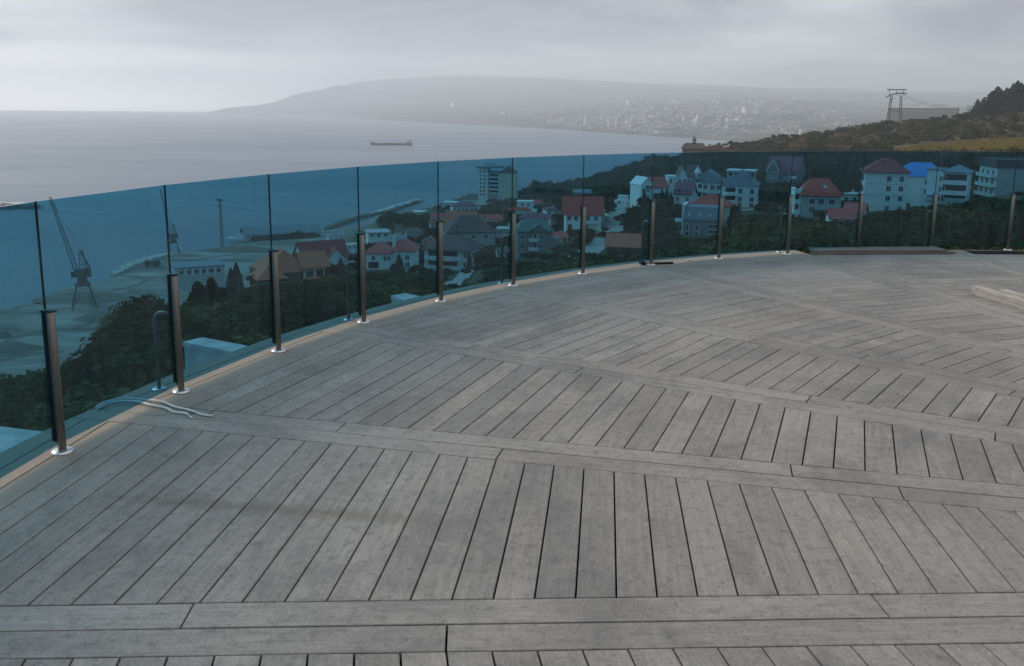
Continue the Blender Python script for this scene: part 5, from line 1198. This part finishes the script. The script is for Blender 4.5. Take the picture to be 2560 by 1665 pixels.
# ================================================================== CABLEWAY
def pylon(xc, yb, yt, d, label, w=45):
    p = at(xc, yb, d); p.z = min(p.z, ground_z(p.x, p.y)) - 0.5; s = metres(xc, yb, d); h = (yb - yt) * s; az = math.atan2(p.x, p.y)
    t = thing('cableway_pylon', label, 'pylon', p, -az + 0.15, 'cableway pylons'); k = w * s / 24
    for sx in (-1, 1):
        m_ = MB(); lattice(m_, (sx * 8.0 * k, 0, -0.5), (sx * 5.2 * k, 0, h * 0.84), 3.2 * k, 1.8 * k, 9, 0.34 * k); m_.build('leg', RUST, t)
    m_ = MB(); m_.bar((-6 * k, 0, h * 0.45), (6 * k, 0, h * 0.45), 0.5 * k); m_.build('cross_tie', RUST, t)
    m_ = MB()
    for yy in (-1, 1): m_.tube([(-11.5 * k, yy * k, h * 0.78), (-6 * k, yy * k, h * 0.86), (5 * k, yy * k, h * 0.90), (11.5 * k, yy * k, h * 0.89)], 0.75 * k, 6)
    m_.build('saddle_beam', RUST, t)
    m_ = MB(); m_.bb(-11 * k, 11 * k, -1.4 * k, 1.4 * k, h * 0.975, h); m_.build('top_walkway', RUST, t)
    for sx in (-8, 0, 8): MB().bar((sx * k, 0, h * 0.85), (sx * k, 0, h * 0.98), 0.45 * k).build('strut', RUST, t)
    for sx in (-1, 1): MB().bar((sx * 6 * k - 2 * k, 0, h * 0.72), (sx * 6 * k + 5 * k, 0, h * 0.75), 0.4 * k).build('side_arm', RUST, t)
    return p, h
pa, ha = pylon(2077, 290, 203, 1000, 'tall two-legged lattice cableway pylon standing out against the sky')
pb, hb_ = pylon(2256, 250, 211, 1300, 'distant smaller cableway pylon beside the conifers', 20)
cb = MB(); A = pa + Vector((0, 0, ha * 0.93)); B = pb + Vector((0, 0, hb_ * 0.95))
for k, dz in enumerate((0, -2.0)):
    pts = [A.lerp(B, i / 16) + Vector((0, 0, dz - 6 * 4 * (i / 16) * (1 - i / 16))) for i in range(17)]; o_ = MB().tube([q - A for q in pts], 0.14, 5).build('cableway_rope', RUST, None, loc=A)
    tag(o_, ('upper', 'lower')[k] + ' thin cableway rope strung between the two pylons', 'cable', 'cableway ropes')
# white scaffold frame at the right edge
def frame_():
    p = at(2372, 254, 930); p.z = ground_z(p.x, p.y) - 0.5; s = metres(2372, 250, 930); t = thing('scaffold', 'white open scaffold frame on the hill at the right edge', 'scaffold', p, -math.atan2(p.x, p.y)); w = 12 * s; h = 28 * s
    for sx in (-1, 0, 1):
        for yy in (0, 5): MB().bar((sx * w, yy, -1), (sx * w, yy, h), 0.4).build('upright', FRAME, t)
    for zz in (h * 0.6, h): MB().bar((-w, 0, zz), (w, 0, zz), 0.4).build('rail', FRAME, t)
frame_()

# ================================================================== TOWN ACROSS THE BAY
TOWN = [mat('far_white_block', (0.72, 0.71, 0.68), 0.9, 0.08, 0.05, objrand=0.2), mat('far_cream_block', (0.62, 0.55, 0.46), 0.9, 0.08, 0.05, objrand=0.25), mat('far_grey_block', (0.4, 0.41, 0.42), 0.9, 0.08, 0.05, objrand=0.25)]
TROOF = [mat('far_red_roof', (0.28, 0.12, 0.09), 0.9, 0.1, 0.05), mat('far_grey_roof', (0.3, 0.3, 0.3), 0.9, 0.1, 0.05)]
_meshes = {}
def town_mesh(kind):
    if kind in _meshes: return _meshes[kind]
    w = MB(); r = MB(); p_ = MB()
    if kind < 3:
        w.bb(-1, 1, -0.7, 0.7, -0.6, 1.0); (r.hip(-1, 1, -0.7, 0.7, 1.0, 0.45, 0.06, None, 0, 0.03) if kind else r.bb(-1.03, 1.03, -0.73, 0.73, 1.0, 1.08))
        for i in range(4): p_.bb(-0.9, 0.9, -0.72, -0.69, 0.1 + i * 0.23, 0.2 + i * 0.23)
    else:
        w.bb(-0.7, 0.7, -0.7, 0.7, -0.5, 2.4); w.bb(-1.0, -0.7, -0.5, 0.5, -0.5, 1.6); r.bb(-0.4, 0.4, -0.4, 0.4, 2.4, 2.6)
        for i in range(9): p_.bb(-0.6, 0.6, -0.72, -0.69, 0.1 + i * 0.25, 0.21 + i * 0.25)
    out = []
    for n, b in (('wall', w), ('roof', r), ('window_band', p_)):
        me = bpy.data.meshes.new('town_' + n); me.from_pydata(b.v, [], b.f); me.update(); out.append(me)
    _meshes[kind] = out
    return out
def town_house(x, y, wpx, kind, label, name='town_building', group='pale buildings of the hazy town', mi=None):
    p = far_hit(x, y)
    if p is None: return
    if label is None:
        zone = 'on the wooded slope left of the hazy town' if x < 1250 else ('on the waterfront of the hazy town' if p.xy.length < 5200 and y > 296 else ('high on the slope of the hazy town' if y < 262 else ('in the middle of the hazy town' if x < 1650 else 'at the right end of the hazy town')))
        label = ('flat-roofed pale block ', 'pale house with reddish roof ', 'pale house with grey hipped roof ', 'pale apartment tower ')[kind] + zone
        group = 'buildings ' + zone
    s = metres(x, y, p.xy.length) * wpx / 2
    t = thing(name, label, 'building', p, -math.atan2(p.x, p.y) + random.uniform(-0.5, 0.5), group); t.scale = (s, s, s * random.uniform(0.7, 1.1))
    mi = random.choice((0, 0, 0, 1, 2)) if mi is None else mi
    for (n, me), m in zip(zip(('wall', 'roof', 'window_band'), town_mesh(kind)), (TOWN[mi], TROOF[0 if kind == 1 else 1], PANE_RECESS)):
        o = link(n, me, t)
        if not me.materials: me.materials.append(m)
        if n == 'wall': o.material_slots[0].link = 'OBJECT'; o.material_slots[0].material = m
for x, y, w, k, lab in ((1424, 297, 22, 3, 'pale stepped high-rise tower, tallest in the hazy town by the water'), (1366, 292, 18, 3, 'pale high-rise left of the tallest tower in the hazy town'), (1352, 284, 14, 3, 'bluish narrow high-rise behind the waterfront of the hazy town'),
                        (1742, 262, 30, 0, 'wide pale block standing alone high in the haze right of the town'), (1190, 272, 14, 3, 'pale tower on the wooded slope left of the hazy town'), (1502, 286, 14, 3, 'cream tower right of the tallest one in the hazy town'), (1062, 250, 26, 0, 'long pale sanatorium on the wooded slope above the ship')):
    town_house(x, y, w, k, lab, 'town_tower', 'landmark buildings of the hazy town', 1 if 'cream' in lab else 0)
rr = random.Random(5); cnt = 0
while cnt < 285:
    x = rr.choice((rr.gauss(1580, 140), rr.uniform(1250, 1950), rr.uniform(900, 1500), rr.gauss(1480, 100), rr.gauss(1700, 110)))
    y = rr.uniform(234, 318) if x > 1300 else rr.uniform(252, 300)
    ysh = np.interp(x, [900, 1100, 1300, 1500, 1640, 1900], [281, 290, 300, 316, 325, 322]) - 3
    if y > ysh or x < 880 or x > 2040 or (x < 1250 and rr.random() < 0.6): continue
    town_house(x, y, rr.choice((6, 7, 8, 9, 10, 12, 15)) * (1.3 if y > ysh - 20 else 1.05), rr.choice((0, 0, 1, 2, 2, 3)), None); cnt += 1

# the rest of the town is too far and too many to tell apart
def town_rest():
    r = random.Random(12); mb = MB(); n = 0
    while n < 650:
        x = r.choice((r.gauss(1580, 150), r.uniform(1300, 2000), r.gauss(1450, 110), r.gauss(1760, 110))); y = r.uniform(228, 318)
        ysh = np.interp(x, [900, 1100, 1300, 1500, 1640, 1900], [281, 290, 300, 316, 325, 322]) - 2
        if y > ysh or x < 1200 or x > 2050: continue
        p = far_hit(x, y)
        if p is None: continue
        s = metres(x, y, p.xy.length); w = r.uniform(3, 8) * s; h = r.uniform(2, 5) * s
        mb.box((p.x, p.y, p.z + h / 2 - 6), (w, w * 0.7, h + 12), r.uniform(-0.6, 0.6), r.choice((0, 0, 0, 1, 2))); n += 1
    o = mb.build('town_blocks', TOWN); tag(o, 'dense pale houses of the hazy town, too small to tell apart', None, None, 'stuff')
town_rest()

# ================================================================== VEGETATION
LEAF_DARK = leaf_mat('dark_leaves', (0.026, 0.042, 0.018), (0.095, 0.105, 0.042), 0.4)
LEAF_OLIVE = leaf_mat('olive_leaves', (0.06, 0.07, 0.028), (0.16, 0.145, 0.06))
LEAF_AUTUMN = leaf_mat('autumn_leaves', (0.10, 0.06, 0.02), (0.25, 0.15, 0.04))
LEAF_CONIFER = leaf_mat('conifer_needles', (0.018, 0.034, 0.02), (0.05, 0.075, 0.038))
LEAF_MIX = leaf_mat('mixed_leaves', (0.55, 0.55, 0.55), (1.25, 1.2, 1.1), 0.0, True, 0.5)
BARK = mat('bark', (0.09, 0.07, 0.055), 0.95, 0.3, 3, 0.3)
def leaf_quads(pts, nrm, size, rng):
    """one small bent-looking quad per point, facing roughly along nrm"""
    n = len(pts); v = nrm + rng.normal(0, 0.55, (n, 3)); v /= np.linalg.norm(v, axis=1)[:, None]
    u = np.cross(v, rng.normal(0, 1, (n, 3))); u /= np.linalg.norm(u, axis=1)[:, None]; w = np.cross(v, u)
    s = (size * rng.uniform(0.6, 1.3, n))[:, None]; k = rng.uniform(0.5, 0.9, n)[:, None]
    return np.stack([pts - u * s - w * s * k * 0.6, pts + u * s * 0.2 - w * s * k, pts + u * s + w * s * k * 0.5, pts - u * s * 0.3 + w * s * k], 1)
def quad_mesh(name, Q, m, tint=None):
    n = len(Q); me = bpy.data.meshes.new(name); me.vertices.add(4 * n); me.vertices.foreach_set('co', Q.reshape(-1).astype(np.float32))
    me.loops.add(4 * n); me.loops.foreach_set('vertex_index', np.arange(4 * n, dtype=np.int32)); me.polygons.add(n); me.polygons.foreach_set('loop_start', np.arange(0, 4 * n, 4, dtype=np.int32))
    try: me.polygons.foreach_set('loop_total', np.full(n, 4, dtype=np.int32))
    except Exception: pass
    me.materials.append(m)
    if tint is not None:
        a = me.attributes.new('tint', 'FLOAT_COLOR', 'POINT'); c = np.ones((4 * n, 4), np.float32); c[:, :3] = np.repeat(tint, 4, 0); a.data.foreach_set('color', c.reshape(-1))
    me.update(calc_edges=True); return me
def lumps(rng, k, rx, rz, zc, spread=0.75):
    out = []
    for i in range(k):
        a = rng.uniform(0, 2 * math.pi); e = rng.uniform(-0.6, 1.0); r = spread * math.sqrt(max(0.05, 1 - e * e * 0.8))
        out.append((rx * r * math.cos(a), rx * r * math.sin(a), zc + rz * e * 0.72, rng.uniform(0.32, 0.58) * rx))
    return out
def broad_points(rng, n, rx, rz, zc, k):
    L = lumps(rng, k, rx, rz, zc); P, Nn = [], []
    wts = np.array([l[3] ** 2 for l in L]); wts /= wts.sum()
    for (x, y, z, r), c in zip(L, rng.multinomial(n, wts)):
        v = rng.normal(0, 1, (c, 3)); v /= np.linalg.norm(v, axis=1)[:, None]; v[:, 2] = np.where(v[:, 2] < -0.5, -v[:, 2] * 0.3, v[:, 2])
        rr = r * rng.uniform(0.72, 1.08, c)[:, None]; P.append(np.array([x, y, z]) + v * rr * np.array([1, 1, 0.85])); Nn.append(v)
    return np.concatenate(P), np.concatenate(Nn)
def cone_points(rng, n, r0, z0, z1, tiers=9, flat=0.35):
    t = 1 - np.sqrt(rng.uniform(0, 1, n)); a = rng.uniform(0, 2 * math.pi, n); z = z0 + (z1 - z0) * t
    wob = 1 + 0.28 * np.sin(t * tiers * 2 * math.pi) + 0.15 * np.sin(a * 5 + t * 20); r = r0 * (1 - t) ** 0.9 * wob * rng.uniform(0.55, 1.05, n)
    return np.stack([r * np.cos(a), r * np.sin(a), z], 1), np.stack([np.cos(a), np.sin(a), np.full(n, flat)], 1)
def cyp_points(rng, n, r0, z1):
    t = rng.uniform(0, 1, n); a = rng.uniform(0, 2 * math.pi, n); prof = np.interp(t, [0, 0.06, 0.3, 0.7, 1], [0.5, 0.9, 1.0, 0.62, 0.06]); r = r0 * prof * (1 + 0.16 * np.sin(a * 4 + t * 18)) * rng.uniform(0.7, 1.04, n)
    return np.stack([r * np.cos(a), r * np.sin(a), 0.35 + (z1 - 0.35) * t], 1), np.stack([np.cos(a), np.sin(a), np.full(n, 0.4)], 1)
def trunk_mesh(h, r, seed, limbs=5, spread=1.6):
    rng = random.Random(seed); mb = MB(); b = [(0, 0, -1.2), (0.05 * h * rng.uniform(-1, 1), 0.03 * h, h * 0.3), (0.05 * h * rng.uniform(-1, 1), 0, h * 0.55), (0.02 * h, 0.02 * h, h * 0.85)]
    mb.tube(b, [r, r * 0.8, r * 0.55, r * 0.15], 7)
    for i in range(limbs):
        a = 6.28 * i / limbs + rng.uniform(-0.4, 0.4); z = h * rng.uniform(0.35, 0.55); mb.tube([(0, 0, z), (math.cos(a) * spread * 0.6, math.sin(a) * spread * 0.6, z + h * 0.12), (math.cos(a) * spread * 1.2, math.sin(a) * spread * 1.2, z + h * 0.28)], [r * 0.45, r * 0.3, r * 0.08], 5)
    me = bpy.data.meshes.new('trunk'); me.from_pydata(mb.v, [], mb.f); me.materials.append(BARK); me.update(); return me
R1 = np.random.default_rng(21)
PROTO = {'broad': [], 'conifer': [], 'cypress': [], 'shrub': []}
for i in range(5):                                              # nominal height 8 m
    P_, N_ = broad_points(R1, 3200, 3.1, 2.9, 4.9, 15); PROTO['broad'].append((quad_mesh('crown', leaf_quads(P_, N_, 0.19, R1), (LEAF_DARK, LEAF_DARK, LEAF_OLIVE, LEAF_DARK, LEAF_OLIVE)[i]), trunk_mesh(8, 0.22, i)))
for i in range(3):
    P_, N_ = cone_points(R1, 2400, 2.5, 1.0, 8.0); PROTO['conifer'].append((quad_mesh('crown', leaf_quads(P_, N_, 0.19, R1), LEAF_CONIFER), trunk_mesh(8, 0.18, 9 + i, 0)))
for i in range(2):
    P_, N_ = cyp_points(R1, 2400, 1.15, 8.0); PROTO['cypress'].append((quad_mesh('crown', leaf_quads(P_, N_, 0.14, R1), LEAF_CONIFER), trunk_mesh(8, 0.15, 15 + i, 0)))
P_, N_ = broad_points(R1, 1300, 3.1, 2.9, 4.9, 12); AUT = (quad_mesh('crown', leaf_quads(P_, N_, 0.30, R1), LEAF_AUTUMN), trunk_mesh(8, 0.22, 31))
def plant_tree(kind, p, h, label, name, group=None, wide=1.0, proto=None, rng=random):
    cr_, tr_ = proto or rng.choice(PROTO[kind]); s = h / 8.0
    t = thing(name, label, 'tree', p, rng.uniform(0, 6.28), group); t.scale = (s * wide, s * wide, s)
    link('crown', cr_, t); link('trunk', tr_, t); return t
def tree_px(kind, x, yb, yt, d, label, name, group=None, wide=1.0, proto=None):
    p = at(x, yb, d); g = ground_z(p.x, p.y); h = (yb - yt) * metres(x, yb, d)
    if g < p.z: h += min(p.z - g, 6); p.z = max(g, p.z - 6)     # reach down to the slope
    TREES_PX.append((x, yt, yb, d)); return plant_tree(kind, p, h, label, name, group, wide, proto)
TREES_PX = []
tree_px('cypress', 466, 770, 655, 92, 'tall dark cypress in the dense clump right of the second post, leftmost', 'cypress', 'cypress clump below the terrace', 1.9)
tree_px('cypress', 497, 772, 645, 98, 'tallest dark cypress in the middle of the clump right of the second post', 'cypress', 'cypress clump below the terrace', 1.7)
tree_px('cypress', 522, 790, 668, 90, 'broad dark cypress at the right side of the clump right of the second post', 'cypress', 'cypress clump below the terrace', 2.1)
tree_px('cypress', 592, 755, 690, 150, 'lone slim cypress left of the third post by the grey yard', 'cypress', None, 1.3)
tree_px('cypress', 538, 668, 622, 300, 'small pointed cypress at the right end of the warehouse, left of a pair', 'cypress', 'pair of small cypresses', 1.2)
tree_px('cypress', 551, 668, 610, 300, 'taller pointed cypress of the pair at the right end of the warehouse', 'cypress', 'pair of small cypresses', 1.2)
tree_px('conifer', 928, 652, 588, 248, 'dark fir standing in front of the villa with crimson roofs', 'fir_tree', None, 1.0)
tree_px('conifer', 793, 650, 597, 262, 'dark fir between the dark red house and the fourth post', 'fir_tree', None, 1.0)
tree_px('cypress', 1091, 636, 588, 274, 'slim cypress at the right corner of the round balcony house', 'cypress', None, 1.1)
tree_px('broad', 1112, 632, 592, 285, 'round dark tree right of the round balcony house', 'leafy_tree', None, 0.9)
for i, (x, yt) in enumerate(((1497, 441), (1538, 438), (1549, 436), (1558, 446))):
    tree_px('cypress', x, 474, yt, 330, ('leftmost slim cypress in front of the pink-roofed white house', 'second slim cypress in the row below the pink roof', 'tallest slim cypress in the row below the pink roof', 'rightmost slim cypress below the pink roof')[i], 'cypress', 'cypresses before the pink-roofed house', 0.9)
tree_px('cypress', 1322, 560, 520, 300, 'slim cypress at the left corner of the cream house', 'cypress', None, 1.0)
tree_px('cypress', 1388, 575, 548, 290, 'small cypress beside the pale road below the cream house', 'cypress', None, 1.0)
for i, (x, yb, yt, d, lab) in enumerate(((1246, 452, 418, 640, 'leftmost dark pine of the group right of the resort tower'), (1266, 456, 414, 640, 'tallest dark pine of the group right of the resort tower'), (1290, 458, 421, 630, 'third dark pine of the group right of the resort tower'), (1308, 458, 428, 640, 'rightmost dark pine of the group right of the resort tower'), (1392, 432, 398, 680, 'lone feathery pine standing out on the slope against the sea'))):
    tree_px('broad', x, yb, yt, d, lab, 'pine_tree', 'dark pines by the shore slope', 0.8)
for i, (x, yb, yt, d, lab) in enumerate(((910, 532, 492, 520, 'large round dark tree left of the group by the shore'), (940, 532, 494, 525, 'large round dark tree in the middle of the group by the shore'), (966, 534, 500, 520, 'round dark tree right of the group by the shore'), (690, 560, 536, 660, 'dark tree behind the right end of the boat shed'))):
    tree_px('broad', x, yb, yt, d, lab, 'leafy_tree', 'round trees by the shore', 1.25)
tree_px('broad', 1718, 548, 505, 235, 'rusty orange autumn tree below the white hotel', 'autumn_tree', None, 1.0, AUT)
tree_px('broad', 760, 672, 640, 190, 'yellowish autumn tree in front of the terracotta villa porch', 'autumn_tree', None, 1.1, AUT)
tree_px('broad', 306, 770, 706, 120, 'dark leafy tree rising highest left of the second post', 'leafy_tree', None, 1.1)
tree_px('broad', 352, 776, 690, 112, 'dark leafy tree immediately left of the second post', 'leafy_tree', None, 1.0)
rr = random.Random(8); con = []
ORD = 'first second third fourth fifth sixth seventh eighth ninth tenth eleventh twelfth thirteenth fourteenth fifteenth sixteenth'.split()
for i in range(12):                                             # dark conifer wood on the skyline at the right
    x = 2262 + i * 10.5 + rr.uniform(-3, 3); yt = np.interp(x, [2250, 2300, 2340, 2380, 2440], [243, 214, 192, 178, 160]) + rr.uniform(-8, 16)
    yb = np.interp(x, [2250, 2440], [262, 252]); tree_px('conifer', x, yb, yt, 930 + rr.uniform(-30, 50), ORD[i] + ' dark tree from the left in the wood on the right skyline', 'pine_tree', 'conifer wood on the right skyline', rr.uniform(1.2, 1.8))

# where near trees may rise to: the line between the dark wood and what is seen above it
SKY_X = [-400, 0, 120, 200, 255, 320, 400, 430, 545, 560, 640, 700, 770, 800, 850, 965, 985, 1100, 1150, 1200, 1290, 1340, 1400, 1412, 1488, 1500, 1565, 1590, 1660, 1690, 1840, 1870, 1925, 2005, 2110, 2150, 2235, 2260, 2320, 2500]
SKY_Y = [905, 868, 850, 805, 750, 702, 690, 700, 690, 668, 655, 655, 645, 640, 632, 630, 645, 640, 625, 608, 606, 575, 575, 590, 600, 520, 500, 552, 552, 500, 498, 505, 515, 500, 482, 478, 470, 452, 462, 462]
def max_height(p, w):
    """tallest a tree at p may be without hiding what the photo shows behind it"""
    x, y = project(p); d = math.hypot(p[0], p[1]); s = metres(x, y, d); px = w / s
    lim = max(np.interp(x, SKY_X, SKY_Y), np.interp(x - px, SKY_X, SKY_Y) - 6, np.interp(x + px, SKY_X, SKY_Y) - 6) if d < 420 else 0
    if y < lim: lim = 0                       # stands above that line already: only houses behind it count
    for x0, x1, yt, yb, hd in RECTS:
        if x + px > x0 and x - px < x1 and d < hd + 4 and y > yt: lim = max(lim, yb - 2 - 0.16 * (yb - yt))
        if abs(d - hd) < 16 and x0 - 4 < x < x1 + 4 and d >= hd - 4: return 0          # inside the house
    return (y - lim) * s
ROADS = [(1352, 598, 1446, 470), (1000, 690, 1118, 600), (1690, 492, 1850, 474), (560, 735, 690, 700)]
def near_road(x, y):
    for a, b, c, d in ROADS:
        t = max(0, min(1, ((x - a) * (c - a) + (y - b) * (d - b)) / ((c - a) ** 2 + (d - b) ** 2)))
        if math.hypot(x - a - t * (c - a), (y - b - t * (d - b))) < 9: return True
    return False
cand = []; rr = random.Random(77)
for i in range(9000):
    a = rr.uniform(-0.66, 0.66); d = 24 * (420 / 24) ** (rr.random() ** 0.62)
    cand.append((a, d))
cand.sort(key=lambda c: c[1]); placed = []; grid = {}
for a, d in cand:
    x, y = d * math.sin(a), d * math.cos(a); z = ground_z(x, y)
    if z < FLAT + 2.5: continue
    if math.hypot(x - DC.x, y - DC.y) < 13 or any(math.hypot(x - q[0], y - q[1]) < 2.6 for q in ((-8.8, 14.5), (-7.1, 21), (-3.2, 26.8))): continue
    sp = 3.6 if d < 120 else 4.6; cell = (int(x // sp), int(y // sp))
    if any((cell[0] + i, cell[1] + j) in grid and math.hypot(grid[cell[0] + i, cell[1] + j][0] - x, grid[cell[0] + i, cell[1] + j][1] - y) < sp for i in (-1, 0, 1) for j in (-1, 0, 1)): continue
    h = rr.uniform(5.5, 10.5) if d > 50 else rr.uniform(5, 8); px, py = project((x, y, z))
    if near_road(px, py) and d > 100: continue
    hm = max_height((x, y, z), h * 0.36)
    # nothing from the wood may stick up in front of the deck or rail foot
    if hm < 1.6: continue
    h = min(h, hm); grid[cell] = (x, y); placed.append((x, y, z, h, d, px, py))
vis = [q for q in placed if -60 < q[5] < 2440]
def key(q): return -q[3] / q[4]
# those that show as trees of their own in the photo: the largest ones
vis.sort(key=key); big = set(id(q) for q in vis[:220])
def wood_label(q):
    x = q[5]
    if x < 430: return 'dark leafy tree of the dense wood below the left end of the railing'
    if x < 1100: return 'dark leafy tree of the wood between the terrace and the red-roofed houses'
    if x < 1690: return 'dark leafy tree of the wood below the stone and cream houses'
    return 'dark leafy tree of the thick wood below the white houses on the right'
for q in vis:
    if id(q) in big: plant_tree('broad', (q[0], q[1], q[2] - 0.2), q[3], wood_label(q), 'leafy_tree', wood_label(q).replace('dark leafy tree of the ', ''), rr.uniform(0.95, 1.35), rng=rr)
# all the rest reads as one mass of bushes and crowns
small = []
for i in range(4):
    P_, N_ = broad_points(R1, 420, 3.3, 2.9, 4.6, 10); small.append((P_, N_))
Qs, Ts = [], []
def add_mass(x, y, z, h, wide, col, leaf, n=None):
    P_, N_ = small[R1.integers(4)]
    if n: i = R1.integers(0, len(P_), n); P_, N_ = P_[i], N_[i]
    s = h / 8.0; th = R1.uniform(0, 6.28); c, sn = math.cos(th), math.sin(th); P2 = P_.copy() * s; P2[:, :2] *= wide; P2[:, 2] -= 0.12 * h
    P2[:, :2] = np.stack([P2[:, 0] * c - P2[:, 1] * sn, P2[:, 0] * sn + P2[:, 1] * c], 1)
    Qs.append(leaf_quads(P2 + np.array([x, y, z]), N_, leaf, R1)); Ts.append(np.tile(col, (len(P2), 1)) * R1.uniform(0.8, 1.2, (len(P2), 1)))
DG, OL, BR, YE = np.array([0.045, 0.060, 0.027]), np.array([0.10, 0.098, 0.048]), np.array([0.14, 0.11, 0.07]), np.array([0.27, 0.22, 0.06])
for q in placed:
    if id(q) in big: continue
    u = R1.random(); col = DG if u < 0.62 else (OL if u < 0.92 else BR); add_mass(q[0], q[1], q[2], q[3], 1.15, col, max(0.22, q[4] * 0.0016))
# low scrub that covers the bare ground between trees
for i in range(5200):
    a = R1.uniform(-0.64, 0.64); d = 40 * (430 / 40) ** (R1.random() ** 0.55); x, y = d * math.sin(a), d * math.cos(a); z = ground_z(x, y)
    if z < FLAT + 2.2 or math.hypot(x - DC.x, y - DC.y) < 13: continue
    px, py = project((x, y, z))
    if near_road(px, py): continue
    h = R1.uniform(1.0, 2.6); hm = max_height((x, y, z), h * 0.5)
    if hm < 0.5: continue
    u = R1.random(); add_mass(x, y, z, min(h, hm), 1.6, DG if u < 0.5 else (OL if u < 0.85 else BR), max(0.17, d * 0.0015), 80)
o = link('wood_undergrowth', quad_mesh('wood_undergrowth', np.concatenate(Qs), LEAF_MIX, np.concatenate(Ts))); tag(o, 'mass of dark crowns and bushes covering the near slope between the houses', None, None, 'stuff')
Qs, Ts = [], []
def in_vineyard(x, y): return x > 2060 and 325 + (2380 - min(x, 2380)) * 0.055 - 3 < y < 372 and x < 2480
def ground_hit_(x, y):
    d = 420
    while d < 1200:
        p = at(x, y, d); g = ground_z(p.x, p.y)
        if p.z <= g: p.z = g; return p
        d *= 1.004
    return None
for i in range(6500):
    a = R1.uniform(-0.10, 0.60); d = math.exp(R1.uniform(math.log(400), math.log(1100))); x, y = d * math.sin(a), d * math.cos(a); z = ground_z(x, y)
    if z < FLAT + 6: continue
    px, py = project((x, y, z))
    if in_vineyard(px, py) or (px > 2230 and 255 < py < 290 and R1.random() < 0.5): continue
    h = R1.uniform(1.8, 4.5) if R1.random() < 0.75 else R1.uniform(5, 9)
    hm = max_height((x, y, z), h * 0.4) if d < 830 else h
    if hm < 1: continue
    patch = float(fnoise(x / 60, y / 60, 3)); u = R1.random() + patch * 0.7
    col = DG if u < 0.15 else (OL if u < 0.45 else BR)
    if d < 620 and px < 2000 and R1.random() < 0.7: col = DG
    add_mass(x, y, z, min(h, hm), R1.uniform(1.0, 1.9), (DG if h > 7 else col) * R1.uniform(0.7, 1.5), max(0.5, d * 0.0011), 110)
o = link('hillside_scrub', quad_mesh('hillside_scrub', np.concatenate(Qs), LEAF_MIX, np.concatenate(Ts))); tag(o, 'brown and olive autumn scrub covering the far hillside', None, None, 'stuff')
# vineyard in yellow autumn leaf, in rows
Qs, Ts = [], []
for row in range(26):
    for k in range(150):
        x = 2082 + (k + R1.random()) * 2.7; f = (row + 0.5) / 26; y = 354 - f * (354 - (325 + (2380 - min(x, 2380)) * 0.055))
        if f > np.interp(x, [2082, 2150, 2300, 2480], [0.25, 0.8, 1, 1]): continue
        p = ground_hit(x, y, 420)
        if p is None: continue
        z = p.z; add_mass(p.x, p.y, z, 2.1, 1.0, YE * R1.uniform(0.75, 1.15), 0.45, 26)
o = link('vineyard', quad_mesh('vineyard', np.concatenate(Qs), LEAF_MIX, np.concatenate(Ts))); tag(o, 'yellow autumn vineyard on the slope just above the glass at the right', None, None, 'stuff')
for x, d, lab in ((2285, 74, 'yellow-brown autumn shrub showing just beyond the unfinished deck edge, left one'), (2335, 80, 'yellow-brown autumn shrub showing just beyond the unfinished deck edge, right one'), (1868, 90, 'yellowish shrub in the gap beside the left end of the plank stack')):
    p = at(x, 577, d); g = ground_z(p.x, p.y); plant_tree('broad', (p.x, p.y, g), max(3.0, p.z - g), lab, 'autumn_shrub', 'autumn shrubs beyond the deck edge', 1.6, AUT)

# ================================================================== HAZE (air over the bay)
hz = bpy.data.materials.new('sea_haze'); hz.use_nodes = True; N = hz.node_tree.nodes; N.clear()
ho = N.new('ShaderNodeOutputMaterial'); hv = N.new('ShaderNodeVolumePrincipled')
hv.inputs['Color'].default_value = (0.94, 0.965, 1.0, 1); hv.inputs['Density'].default_value = 1.4e-4; hv.inputs['Anisotropy'].default_value = 0.4
hz.node_tree.links.new(hv.outputs[0], ho.inputs['Volume'])
hb = MB(); hb.bb(-19100, 19100, -19100, 19100, -225, float(max(_FG[:, :, 2].max(), _G.max() + 40)) + 20)
tag(hb.build('haze', hz), 'thin grey haze filling the air over the bay', None, None, 'stuff')
